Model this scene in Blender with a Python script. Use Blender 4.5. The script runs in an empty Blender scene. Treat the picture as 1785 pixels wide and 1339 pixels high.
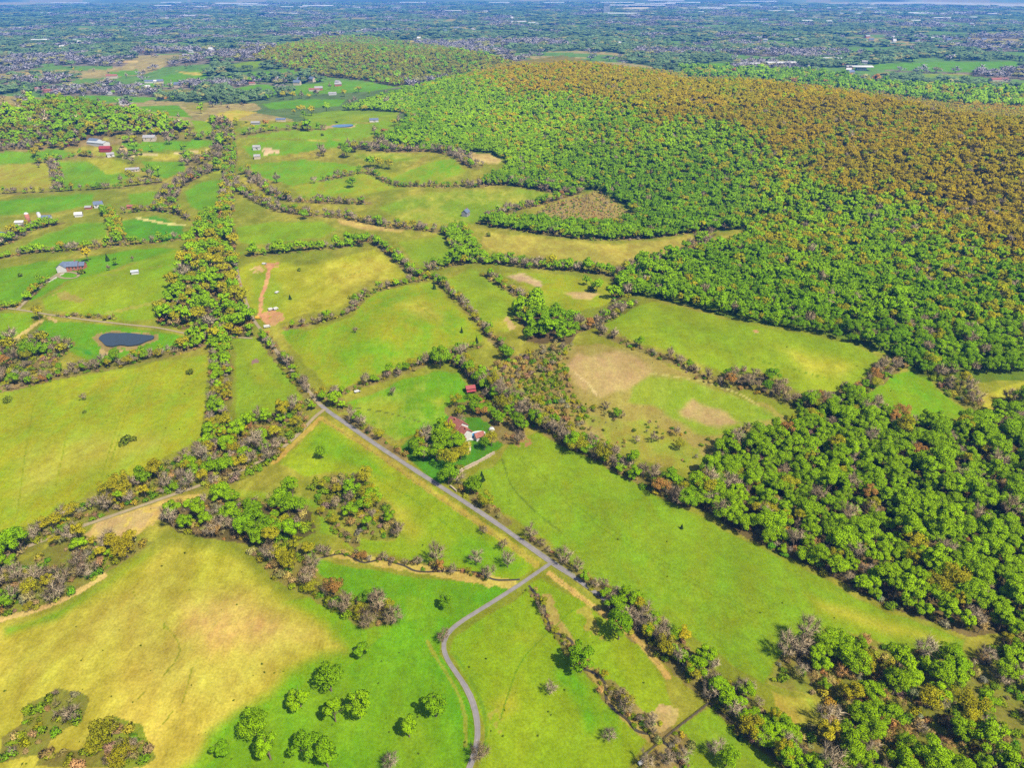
import bpy, math, random
import numpy as np
from mathutils import Vector, Matrix

# ------------------------------------------------------------------ camera, light, exposure
SC = bpy.context.scene
COL = SC.collection
CAM_H = 200.0
FPX = 1190.0                       # focal length in pixels of the 1785 px wide photograph
HORIZON = -32.0                    # the horizon lies just above the picture
PITCH = math.atan((669.5 - HORIZON) / FPX)
CP, SP = math.cos(PITCH), math.sin(PITCH)
cam_d = bpy.data.cameras.new('camera')
cam = bpy.data.objects.new('camera', cam_d)
COL.objects.link(cam)
cam.location = (0, 0, CAM_H)
cam.rotation_euler = (math.pi / 2 - PITCH, 0, 0)
cam_d.sensor_width = 36.0
cam_d.lens = 36.0 * FPX / 1785.0
cam_d.clip_start = 1.0
cam_d.clip_end = 60000.0
SC.camera = cam

SUN_EL, SUN_DIR = math.radians(55), Vector((0.74, -0.67, 0)).normalized()
world = bpy.data.worlds.new('World')
SC.world = world
world.use_nodes = True
wn = world.node_tree
wn.nodes.clear()
sky = wn.nodes.new('ShaderNodeTexSky')
sky.sky_type = 'NISHITA'
sky.sun_disc = False
sky.sun_elevation = SUN_EL
sky.sun_rotation = math.atan2(SUN_DIR.x, SUN_DIR.y)
bgn = wn.nodes.new('ShaderNodeBackground')
bgn.inputs['Strength'].default_value = 0.085
won = wn.nodes.new('ShaderNodeOutputWorld')
wn.links.new(sky.outputs[0], bgn.inputs[0])
wn.links.new(bgn.outputs[0], won.inputs[0])
sun_d = bpy.data.lights.new('sun', 'SUN')
sun_d.energy = 4.7
sun_d.angle = math.radians(0.5)
sun_d.color = (1.0, 0.92, 0.75)
sun = bpy.data.objects.new('sun', sun_d)
COL.objects.link(sun)
sun.rotation_euler = (SUN_DIR * math.cos(SUN_EL) + Vector((0, 0, math.sin(SUN_EL)))).to_track_quat('Z', 'Y').to_euler()
sun.location = (0, 0, 900)
SC.view_settings.view_transform = 'Standard'
SC.view_settings.look = 'None'
SC.view_settings.gamma = 1.0
SC.view_settings.use_curve_mapping = False
SC.view_settings.exposure = 1.24
SC.cycles.max_bounces = 4
SC.cycles.diffuse_bounces = 2
SC.cycles.glossy_bounces = 1
SC.cycles.transmission_bounces = 2
SC.cycles.volume_bounces = 0
SC.cycles.transparent_max_bounces = 4
SC.cycles.use_denoising = False

# ------------------------------------------------------------------ numeric helpers
RNG = np.random.default_rng(7)
random.seed(7)

def hash2(ix, iy, seed):
    n = (ix.astype(np.int64) * 374761393 + iy.astype(np.int64) * 668265263 + seed * 974634777) & 0x7fffffff
    n = ((n ^ (n >> 13)) * 1274126177) & 0x7fffffff
    return ((n ^ (n >> 16)) & 0xffff) / 65535.0

def vnoise(x, y, seed=0):
    ix, iy = np.floor(x), np.floor(y)
    fx, fy = x - ix, y - iy
    fx = fx * fx * (3 - 2 * fx); fy = fy * fy * (3 - 2 * fy)
    a, b = hash2(ix, iy, seed), hash2(ix + 1, iy, seed)
    c, d = hash2(ix, iy + 1, seed), hash2(ix + 1, iy + 1, seed)
    return (a * (1 - fx) + b * fx) * (1 - fy) + (c * (1 - fx) + d * fx) * fy

def fbm(x, y, seed=0, o=3):
    s, a, t = 0, 0.5, 0
    for k in range(o):
        s = s + a * vnoise(x * 2 ** k, y * 2 ** k, seed + 17 * k); t += a; a *= 0.5
    return s / t

def sstep(a, b, x):
    t = np.clip((x - a) / (b - a), 0, 1)
    return t * t * (3 - 2 * t)

def in_poly(px, py, poly):
    inside = np.zeros(px.shape, bool)
    p = np.asarray(poly, float)
    x0, y0 = p.min(0); x1, y1 = p.max(0)
    m = (px >= x0) & (px <= x1) & (py >= y0) & (py <= y1)
    if not m.any():
        return inside
    qx, qy = px[m], py[m]
    c = np.zeros(qx.shape, bool)
    n = len(p)
    for i in range(n):
        ax, ay = p[i]; bx, by = p[(i + 1) % n]
        if ay == by:
            continue
        k = ((ay > qy) != (by > qy)) & (qx < (bx - ax) * (qy - ay) / (by - ay) + ax)
        c ^= k
    inside[m] = c
    return inside

def seg_dist(x, y, pts):
    d = np.full(x.shape, 1e9); u = np.zeros(x.shape)
    s0 = 0.0
    for (ax, ay), (bx, by) in zip(pts[:-1], pts[1:]):
        L = math.hypot(bx - ax, by - ay) + 1e-9
        t = np.clip(((x - ax) * (bx - ax) + (y - ay) * (by - ay)) / (L * L), 0, 1)
        q = np.hypot(x - ax - t * (bx - ax), y - ay - t * (by - ay))
        k = q < d
        d = np.where(k, q, d); u = np.where(k, s0 + t, u)
        s0 += 1
    return d, u

def ray(px, py):
    """direction of the ray through a photograph pixel"""
    a = (np.asarray(px, float) - 892.5) / FPX
    b = (669.5 - np.asarray(py, float)) / FPX
    return a, CP + b * SP, -SP + b * CP

def on_plane(px, py, z):
    dx, dy, dz = ray(px, py)
    t = (z - CAM_H) / dz
    return dx * t, dy * t

def project(x, y, z):
    d = y * CP + (CAM_H - z) * SP
    v = y * SP - (CAM_H - z) * CP
    d = np.maximum(d, 1.0)
    return 892.5 + FPX * x / d, 669.5 - FPX * v / d, d

# ------------------------------------------------------------------ terrain
CREST_PX = [(640, 180, 14), (700, 166, 22), (770, 143, 40), (830, 127, 56), (900, 113, 68), (980, 106, 76), (1060, 113, 76), (1130, 130, 74), (1210, 141, 73),
            (1300, 136, 76), (1390, 148, 75), (1480, 163, 73), (1560, 178, 71), (1640, 193, 69), (1710, 201, 69), (1790, 209, 70), (1950, 220, 72), (2200, 230, 72)]
CR = [on_plane(a, b, h) for a, b, h in CREST_PX]
CR = [(float(a), float(b)) for a, b in CR]
CRH = np.array([max(h - 9.0, 0) for _, _, h in CREST_PX])

CRM = [CR[0]] + [q for a, b in zip(CR[:-1], CR[1:]) for q in (((a[0] + b[0]) / 2, (a[1] + b[1]) / 2), b)]
CRMH = np.interp(np.arange(len(CRM)) / 2.0, np.arange(len(CRH)), CRH)

def gauss(x, y, cx, cy, sx, sy, rot=0.0):
    c, s = math.cos(rot), math.sin(rot)
    u = (x - cx) * c + (y - cy) * s; v = -(x - cx) * s + (y - cy) * c
    return np.exp(-(u / sx) ** 2 - (v / sy) ** 2)

HILLS = []
def hill(px, py, z, sx, sy, rot=0.0):
    cx, cy = on_plane(px, py, z)
    HILLS.append((float(cx), float(cy), z, sx, sy, rot))
hill(690, 560, 7, 75, 60)            # domed pasture in the middle
hill(1270, 590, 8, 120, 60)          # pasture below the wooded ridge
hill(1060, 640, 5, 60, 40)
hill(250, 480, 7, 90, 70)
hill(90, 205, 32, 260, 170, 0.1)     # wooded hill in the left
hill(-120, 190, 34, 250, 180)
hill(620, 96, 17, 560, 320, -0.2)    # olive hill behind the ridge
hill(770, 108, 20, 360, 220, -0.2)
hill(520, 100, 14, 300, 240)
hill(780, 280, 9, 90, 80)
hill(260, 250, 10, 150, 70)
hill(560, 240, 8, 150, 90)
hill(330, 1180, 4, 40, 30)
hill(1700, 560, 16, 150, 120)
hill(1700, 330, 6, 120, 90)

VALLEYS = [([(1000, 400, 4), (1120, 370, 10), (1270, 330, 22), (1380, 290, 34), (1440, 245, 48), (1590, 208, 62)], 15, 62), ([(1310, 410, 6), (1450, 385, 18), (1600, 350, 34), (1790, 330, 48)], 13, 55), ([(900, 290, 6), (960, 230, 24), (1010, 175, 46)], 9, 60), ([(1600, 640, 4), (1640, 520, 14), (1700, 440, 26), (1790, 400, 38)], 10, 45)]
VALLEYS = [([tuple(map(float, on_plane(*q))) for q in v], dp, wd) for v, dp, wd in VALLEYS]

def terrain(x, y):
    x = np.asarray(x, float); y = np.asarray(y, float)
    r = np.hypot(x, y)
    amp = 1.2 + 5.0 * sstep(300, 1500, r)
    z = amp * (2 * fbm(x / 240.0 + 3.1, y / 240.0, 5, 2) - 1)
    d, u = seg_dist(x, y, CR)
    num, den = 0.0, 0.0
    for (ax, ay), hh in zip(CRM, CRMH):          # heights of the crest blend smoothly along it
        w = ((x - ax) ** 2 + (y - ay) ** 2 + 1600.0) ** -2
        num = num + w * hh; den = den + w
    H = num / den
    i = np.clip(np.floor(u).astype(int), 0, len(CR) - 2)
    c = np.array(CR)
    side = (c[i + 1, 0] - c[i, 0]) * (y - c[i, 1]) - (c[i + 1, 1] - c[i, 1]) * (x - c[i, 0])      # > 0 behind the crest
    W = np.where(side < 0, 520.0, 300.0)
    t = np.clip(d / W, 0, 1)
    prof = 0.5 + 0.5 * np.cos(np.pi * t)
    rough = 1 + 0.42 * (2 * fbm(x / 150.0 + .35 * y / 150.0, y / 330.0, 9, 2) - 1) * sstep(0.10, 0.5, t)
    z = z * (1 - 0.75 * prof) + H * prof * rough
    for v, dp, wd in VALLEYS:
        dv, _ = seg_dist(x, y, v)
        z = z - dp * np.exp(-(dv / wd) ** 2) * np.clip(prof * 2.2, .0, 1)
    for cx, cy, h, sx, sy, rot in HILLS:
        z = z + h * gauss(x, y, cx, cy, sx, sy, rot)
    return z

def P(px, py):
    """points on the terrain behind photograph pixels -> array (n, 3)"""
    px = np.atleast_1d(np.asarray(px, float)); py = np.atleast_1d(np.asarray(py, float))
    dx, dy, dz = ray(px, py)
    ts = np.geomspace(140, 24000, 130)
    lo = np.full(px.shape, ts[0]); hi = np.full(px.shape, ts[-1]); done = np.zeros(px.shape, bool)
    for a, b in zip(ts[:-1], ts[1:]):
        below = (CAM_H + dz * b) < terrain(dx * b, dy * b)
        k = below & ~done
        lo[k] = a; hi[k] = b; done |= below
        if done.all():
            break
    for _ in range(20):
        m = 0.5 * (lo + hi)
        below = (CAM_H + dz * m) < terrain(dx * m, dy * m)
        hi = np.where(below, m, hi); lo = np.where(below, lo, m)
    x, y = dx * hi, dy * hi
    return np.stack([x, y, terrain(x, y)], 1)

def P1(px, py):
    return Vector(P(px, py)[0])

def line_world(pts, step):
    """a photograph polyline -> ground polyline resampled every STEP metres"""
    q = []
    for (ax, ay), (bx, by) in zip(pts[:-1], pts[1:]):
        n = max(2, int(math.hypot(bx - ax, by - ay) / 6))
        for i in range(n):
            q.append((ax + (bx - ax) * i / n, ay + (by - ay) * i / n))
    q.append(pts[-1])
    q = np.array(q)
    w = P(q[:, 0], q[:, 1])
    s = np.concatenate([[0], np.cumsum(np.hypot(np.diff(w[:, 0]), np.diff(w[:, 1])))])
    n = max(2, int(s[-1] / step) + 1)
    t = np.linspace(0, s[-1], n)
    return np.stack([np.interp(t, s, w[:, 0]), np.interp(t, s, w[:, 1])], 1)

def smooth_line(a, n=3):
    for _ in range(n):
        b = a.copy(); b[1:-1] = 0.25 * a[:-2] + 0.5 * a[1:-1] + 0.25 * a[2:]; a = b
    return a

# ------------------------------------------------------------------ the map of the place, read off the photograph
LUSH, GREEN, YG, OLV = (.100, .225, .005), (.145, .238, .006), (.238, .256, .011), (.148, .228, .009)
GK = .62         # the exposure is high, the ground's own colours stay low
STRAW, TAN, DIRT, PALE = (.41, .31, .050), (.44, .31, .12), (.43, .225, .10), (.50, .42, .29)
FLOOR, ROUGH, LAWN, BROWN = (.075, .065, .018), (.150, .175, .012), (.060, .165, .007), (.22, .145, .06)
THICK = (.17, .135, .035)
FIELDS = [   # polygon, colour, colour of its patches, how patchy
    ([(0, 682), (100, 660), (230, 637), (330, 622), (366, 618), (361, 680), (358, 740), (350, 765), (310, 790), (270, 810), (240, 825), (200, 850), (160, 860), (100, 895), (60, 915), (0, 940), (-150, 990), (-150, 710)], YG, OLV, .42),
    ([(403, 588), (452, 586), (470, 602), (500, 642), (527, 690), (525, 704), (500, 722), (470, 722), (440, 748), (408, 750), (408, 700), (410, 640)], OLV, YG, .45),
    ([(486, 580), (500, 572), (540, 574), (610, 550), (640, 520), (662, 504), (755, 490), (782, 520), (812, 550), (848, 592), (835, 602), (790, 604), (760, 614), (720, 642), (640, 660), (590, 685), (570, 676), (540, 645), (510, 612)], YG, LUSH, .47),
    ([(404, 470), (440, 455), (470, 450), (520, 462), (560, 455), (620, 440), (652, 432), (690, 460), (715, 486), (640, 492), (612, 522), (582, 542), (530, 548), (500, 562), (470, 567), (450, 548), (425, 532), (410, 500)], YG, STRAW, .40),
    ([(590, 705), (640, 688), (700, 660), (770, 643), (800, 648), (826, 690), (850, 700), (832, 725), (760, 740), (740, 757), (700, 768), (680, 774), (650, 750), (620, 728)], LUSH, STRAW, .38),
    ([(690, 775), (740, 750), (790, 715), (860, 700), (905, 738), (895, 762), (870, 787), (785, 832), (762, 848), (720, 815)], LAWN, GREEN, .35),
    ([(800, 843), (870, 800), (890, 768), (940, 752), (1010, 788), (1080, 820), (1140, 860), (1180, 880), (1260, 920), (1340, 962), (1450, 1017), (1550, 1067), (1620, 1092), (1688, 1115), (1680, 1138), (1630, 1142), (1560, 1132), (1480, 1108), (1440, 1098), (1400, 1130), (1350, 1160), (1330, 1200), (1290, 1172), (1210, 1112), (1130, 1062), (1060, 1027), (1000, 987), (960, 952), (900, 912), (840, 872)], OLV, YG, .36),
    ([(563, 728), (640, 772), (720, 828), (790, 874), (850, 915), (920, 965), (945, 987), (900, 1012), (830, 1007), (760, 987), (690, 972), (620, 962), (590, 952), (600, 935), (690, 940), (700, 920), (690, 890), (660, 860), (640, 830), (570, 825), (530, 832), (478, 812), (510, 780)], GREEN, YG, .45),
    ([(0, 1080), (60, 1068), (130, 1038), (200, 990), (250, 955), (300, 938), (370, 943), (430, 960), (470, 1002), (530, 1042), (590, 1082), (625, 1112), (615, 1152), (560, 1165), (510, 1185), (480, 1222), (420, 1262), (380, 1292), (350, 1345), (270, 1420), (-150, 1420), (-150, 1110)], YG, STRAW, .50),
    ([(540, 968), (620, 985), (700, 1000), (880, 1020), (890, 1030), (780, 1100), (765, 1140), (800, 1190), (830, 1240), (835, 1300), (815, 1420), (300, 1420), (350, 1339), (480, 1222), (615, 1150), (680, 1090), (640, 1060), (560, 1010)], LUSH, YG, .36),
    ([(948, 1005), (1000, 1040), (1080, 1092), (1120, 1122), (1160, 1182), (1172, 1232), (1100, 1339), (1080, 1420), (825, 1420), (845, 1300), (840, 1250), (810, 1190), (780, 1140), (790, 1110), (870, 1060)], GREEN, YG, .44),
    ([(1235, 1226), (1300, 1285), (1368, 1339), (1450, 1420), (1060, 1420), (1110, 1339), (1180, 1270)], OLV, STRAW, .32),
    ([(140, 932), (170, 908), (230, 888), (290, 868), (350, 856), (360, 870), (330, 885), (280, 908), (230, 942), (180, 947)], TAN, STRAW, .5),
    ([(350, 856), (420, 850), (500, 860), (560, 878), (600, 920), (590, 937), (555, 932), (550, 892), (480, 872), (380, 864)], OLV, STRAW, .4),
    ([(1045, 562), (1090, 540), (1140, 522), (1200, 535), (1310, 565), (1400, 580), (1490, 600), (1547, 630), (1520, 652), (1480, 682), (1440, 690), (1390, 682), (1330, 652), (1270, 657), (1230, 640), (1180, 617), (1120, 602), (1070, 582)], OLV, YG, .46),
    ([(1497, 692), (1560, 650), (1600, 638), (1640, 680), (1680, 710), (1715, 737), (1640, 737), (1590, 732), (1550, 717)], GREEN, LUSH, .45),
    ([(1640, 737), (1690, 715), (1715, 690), (1790, 658), (1950, 640), (1950, 680), (1785, 690), (1740, 717), (1720, 742)], YG, STRAW, .45),
    ([(825, 645), (900, 620), (960, 600), (1040, 598), (1110, 608), (1180, 640), (1250, 680), (1330, 700), (1385, 730), (1330, 762), (1240, 805), (1225, 822), (1150, 815), (1080, 785), (1000, 752), (900, 695)], (.24, .20, .04), BROWN, .40),
    ([(1040, 740), (1120, 730), (1200, 765), (1235, 800), (1200, 822), (1130, 810), (1060, 775)], (.24, .22, .03), OLV, .45),
    ([(770, 487), (820, 466), (842, 474), (882, 502), (912, 526), (900, 546), (895, 582), (860, 582), (830, 550), (790, 510)], OLV, YG, .45),
    ([(872, 475), (920, 470), (1010, 480), (1060, 490), (1092, 516), (1060, 532), (1000, 547), (950, 547), (945, 520), (900, 492)], YG, OLV, .45),
    ([(845, 403), (920, 408), (1000, 416), (1080, 424), (1140, 418), (1200, 408), (1217, 415), (1180, 442), (1120, 457), (1060, 467), (1030, 462), (950, 452), (880, 446), (835, 430)], (.27, .235, .035), STRAW, .40),
    ([(1188, 452), (1220, 430), (1250, 410), (1312, 403), (1280, 426), (1230, 447)], (.27, .24, .035), STRAW, .40),
    ([(908, 382), (960, 355), (1040, 331), (1082, 355), (1112, 381), (1080, 391), (1000, 389)], (.26, .20, .055), BROWN, .42),
    ([(655, 362), (720, 335), (830, 328), (940, 328), (978, 338), (930, 360), (870, 376), (830, 391), (760, 393), (700, 386)], OLV, STRAW, .42),
    ([(690, 420), (730, 412), (780, 407), (792, 425), (780, 466), (745, 477), (720, 460)], OLV, YG, .45),
    ([(408, 395), (480, 384), (560, 384), (592, 400), (560, 416), (470, 427), (415, 427)], GREEN, YG, .40),
    ([(585, 380), (640, 376), (720, 395), (700, 405), (640, 402), (590, 392)], (.36, .25, .10), STRAW, .5),
    ([(500, 325), (560, 310), (640, 294), (700, 300), (760, 275), (792, 273), (817, 300), (760, 321), (700, 329), (600, 347), (540, 350)], YG, LUSH, .46),
    ([(430, 286), (520, 277), (600, 285), (640, 291), (560, 313), (510, 325), (460, 311)], GREEN, LUSH, .45),
    ([(780, 265), (830, 264), (890, 270), (870, 285), (820, 285)], (.34, .26, .08), TAN, .45),
    ([(610, 268), (700, 264), (745, 270), (730, 280), (640, 284)], OLV, STRAW, .4),
    ([(66, 522), (120, 490), (150, 465), (200, 470), (300, 432), (325, 436), (310, 480), (290, 520), (272, 560), (200, 562), (130, 547), (80, 541)], GREEN, YG, .42),
    ([(0, 466), (60, 455), (150, 446), (240, 430), (325, 430), (300, 440), (200, 470), (120, 492), (60, 525), (0, 530), (-100, 540), (-100, 480)], LUSH, OLV, .4),
    ([(20, 440), (70, 410), (130, 387), (185, 384), (190, 416), (110, 432)], LUSH, GREEN, .5),
    ([(205, 384), (270, 374), (320, 390), (325, 416), (280, 427), (215, 417)], (.045, .18, .012), LUSH, .5),
    ([(-60, 352), (80, 340), (167, 334), (160, 360), (90, 372), (-60, 380)], LUSH, GREEN, .4),
    ([(-60, 292), (85, 277), (97, 330), (-60, 343)], (.25, .22, .03), YG, .45),
    ([(92, 280), (150, 277), (215, 300), (250, 303), (190, 326), (108, 331)], LUSH, GREEN, .5),
    ([(150, 278), (200, 276), (230, 286), (220, 301), (185, 304)], YG, STRAW, .4),
    ([(245, 280), (322, 281), (322, 300), (290, 311), (262, 306)], LUSH, GREEN, .4),
    ([(220, 335), (280, 330), (285, 360), (225, 362)], LUSH, GREEN, .5),
    ([(320, 335), (350, 315), (397, 310), (397, 360), (350, 371), (328, 361)], LUSH, GREEN, .45),
    ([(190, 245), (260, 235), (382, 239), (370, 256), (300, 263), (240, 266)], LUSH, GREEN, .4),
    ([(235, 272), (300, 265), (380, 262), (352, 276), (290, 280)], YG, STRAW, .45),
    ([(350, 285), (395, 272), (398, 300), (365, 305)], YG, GREEN, .4),
    ([(-60, 258), (110, 261), (142, 270), (40, 286), (-60, 288)], LUSH, GREEN, .4),
    ([(150, 262), (200, 258), (230, 268), (180, 276)], OLV, STRAW, .4),
    ([(-60, 540), (60, 545), (62, 566), (12, 602), (-60, 630)], GREEN, YG, .35),
    ([(72, 556), (160, 562), (280, 577), (330, 585), (352, 600), (300, 613), (180, 637), (110, 612), (58, 582)], LUSH, YG, .32),
    ([(420, 255), (470, 243), (560, 245), (640, 240), (600, 255), (500, 270), (440, 275)], GREEN, LUSH, .45),
    ([(405, 225), (450, 215), (560, 210), (640, 215), (690, 205), (715, 210), (640, 240), (560, 245), (430, 240)], OLV, GREEN, .5),
    ([(520, 200), (600, 190), (700, 192), (690, 210), (600, 214), (540, 212)], OLV, YG, .4),
    ([(410, 440), (440, 430), (420, 450)], GREEN, STRAW, .4),
    ([(1340, 1200), (1385, 1215), (1420, 1215), (1440, 1240), (1425, 1260), (1380, 1270), (1350, 1240)], (.28, .23, .03), OLV, .42),
    # farther off
    ([(185, 125), (240, 120), (245, 130), (200, 134)], LUSH, LUSH, .3), ([(200, 156), (260, 143), (290, 130), (355, 120), (366, 140), (300, 151)], LUSH, LUSH, .3),
    ([(300, 122), (357, 127), (350, 132), (320, 129)], STRAW, STRAW, .3), ([(60, 170), (160, 165), (277, 169), (250, 179), (100, 179)], LUSH, LUSH, .3),
    ([(240, 155), (340, 155), (352, 166), (280, 170)], (.17, .16, .03), OLV, .4), ([(230, 185), (310, 182), (337, 206), (290, 201)], LUSH, LUSH, .3),
    ([(315, 180), (372, 177), (357, 196), (330, 193)], (.22, .19, .04), OLV, .3), ([(393, 156), (450, 145), (492, 150), (480, 166), (410, 167)], LUSH, LUSH, .3),
    ([(455, 180), (520, 172), (605, 172), (590, 186), (470, 191)], LUSH, LUSH, .3), ([(350, 216), (380, 196), (410, 190), (452, 195), (420, 206), (400, 216)], STRAW, OLV, .4),
    ([(395, 112), (440, 105), (492, 107), (430, 121)], OLV, GREEN, .4), ([(410, 128), (520, 117), (545, 127), (450, 137)], LUSH, GREEN, .3),
    ([(480, 150), (600, 140), (700, 142), (712, 150), (640, 160), (520, 166)], LUSH, GREEN, .4),
    ([(330, 208), (400, 215), (405, 235), (345, 235)], GREEN, OLV, .4),
    ([(110, 40), (165, 38), (190, 41), (150, 43)], PALE, STRAW, .4), ([(262, 46), (350, 48), (345, 50), (280, 49)], PALE, STRAW, .4), ([(430, 60), (510, 58), (512, 63), (440, 64)], PALE, STRAW, .4),
    ([(190, 106), (240, 103), (242, 109), (200, 110)], TAN, STRAW, .4),
    ([(1185, 112), (1270, 108), (1275, 124), (1185, 126)], LUSH, GREEN, .4), ([(1470, 118), (1560, 108), (1770, 105), (1785, 112), (1740, 127), (1640, 126)], LUSH, GREEN, .3),
    ([(1600, 128), (1700, 128), (1690, 134), (1610, 134)], OLV, STRAW, .4), ([(1510, 95), (1555, 94), (1550, 102), (1515, 102)], (.3, .21, .09), TAN, .4),
    ([(1470, 85), (1550, 82), (1560, 90), (1480, 92)], LUSH, GREEN, .3), ([(1590, 84), (1665, 88), (1660, 93), (1600, 89)], STRAW, OLV, .4),
    ([(870, 112), (930, 114), (910, 118), (880, 117)], STRAW, OLV, .3), ([(640, 70), (740, 69), (720, 75), (650, 75)], STRAW, OLV, .3), ([(950, 64), (1010, 62), (1000, 68), (955, 68)], STRAW, OLV, .3),
    ([(1430, 5), (1600, 1), (1790, 6), (1950, 9), (1950, 13), (1790, 12), (1640, 8), (1440, 8)], (.40, .36, .27), PALE, .4),
    ([(1180, 12), (1260, 11), (1255, 15), (1190, 15)], PALE, STRAW, .4), ([(1120, 46), (1185, 44), (1180, 49), (1130, 50)], TAN, DIRT, .4),
    ([(1140, 33), (1210, 32), (1200, 36), (1150, 37)], TAN, PALE, .4), ([(1040, 15), (1120, 10), (1170, 12), (1100, 17)], PALE, TAN, .4),
]
PATCHES = [   # small marks on the ground: polygon, colour
    ([(450, 548), (470, 543), (492, 546), (496, 556), (484, 566), (462, 567), (450, 560)], DIRT),
    ([(436, 468), (455, 462), (462, 470), (446, 478)], TAN), ([(462, 458), (482, 455), (486, 466), (468, 470)], DIRT),
    ([(455, 262), (468, 257), (485, 262), (482, 268), (462, 268)], (.55, .40, .22)),
    ([(175, 612), (190, 604), (235, 606), (225, 611), (200, 614), (185, 617)], (.42, .30, .12)),
    ([(167, 591), (174, 581), (205, 577), (252, 580), (276, 586), (275, 594), (252, 605), (222, 610), (188, 611), (172, 602)], (.27, .20, .07)),
    ([(560, 222), (595, 215), (622, 217), (615, 222), (580, 224)], (.42, .30, .14)),
    ([(205, 257), (230, 263), (243, 268), (238, 270), (212, 262)], (.50, .32, .14)),
    ([(434, 628), (446, 626), (448, 632), (437, 634)], (.24, .14, .12)),
    ([(88, 560), (95, 556), (70, 545)], TAN), ([(95, 512), (110, 506), (150, 522), (140, 530), (105, 522)], (.30, .26, .05)),
    ([(822, 688), (836, 690), (844, 700), (832, 702)], (.46, .22, .07)),
    ([(878, 560), (890, 548), (897, 575), (887, 577)], TAN),
    ([(890, 775), (905, 778), (925, 770), (917, 762), (900, 770)], (.36, .21, .08)),
    ([(130, 955), (170, 915), (220, 895), (290, 880), (300, 886), (230, 930), (190, 945)], TAN),
    ([(1130, 1250), (1160, 1228), (1185, 1235), (1180, 1262), (1150, 1285), (1130, 1275)], (.40, .30, .10)),
    ([(1155, 1225), (1175, 1228), (1170, 1245), (1150, 1240)], TAN), ([(1312, 573), (1325, 572), (1325, 577), (1315, 578)], (.4, .22, .1)),
    ([(1020, 1055), (1045, 1080), (1060, 1120), (1030, 1110), (1005, 1075)], (.28, .25, .035)), ([(855, 1250), (875, 1235), (880, 1265), (865, 1290)], (.27, .26, .03)),
]
SOILS = [   # bare or rough ground with ragged edges: polygon, colour, its patches, patchiness, soft edge
    ([(965, 642), (1005, 612), (1080, 604), (1135, 628), (1146, 654), (1095, 686), (1050, 706), (1006, 684)], (.40, .29, .12), (.30, .21, .07), .5, 20),
    ([(1080, 700), (1128, 648), (1200, 654), (1300, 688), (1372, 732), (1290, 758), (1225, 766), (1155, 726)], (.15, .235, .010), (.26, .25, .03), .44, 16),
    ([(1165, 715), (1210, 690), (1265, 714), (1320, 744), (1250, 752), (1195, 738)], (.37, .27, .11), (.26, .19, .06), .5, 18),
    ([(876, 478), (915, 474), (945, 490), (945, 504), (905, 494)], (.36, .25, .15), TAN, .45, 7), ([(975, 508), (1020, 504), (1058, 514), (1030, 524), (1000, 521)], (.38, .28, .11), DIRT, .45, 7),
    ([(900, 650), (960, 620), (990, 660), (1000, 700), (950, 690)], (.30, .20, .08), (.15, .18, .02), .5, 24), ([(1000, 720), (1080, 715), (1130, 740), (1100, 760), (1020, 750)], (.27, .25, .04), (.15, .18, .02), .5, 20),
    ([(850, 660), (890, 650), (930, 690), (900, 700)], (.12, .19, .015), (.28, .21, .07), .48, 16), ([(1150, 760), (1230, 775), (1220, 812), (1150, 805)], (.26, .25, .03), (.12, .17, .015), .5, 18),
    ([(1300, 745), (1370, 730), (1350, 755), (1290, 765)], (.36, .26, .10), BROWN, .5, 12), ([(920, 610), (990, 596), (1000, 615), (940, 640)], (.17, .20, .02), (.30, .22, .08), .5, 14),
]
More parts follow.
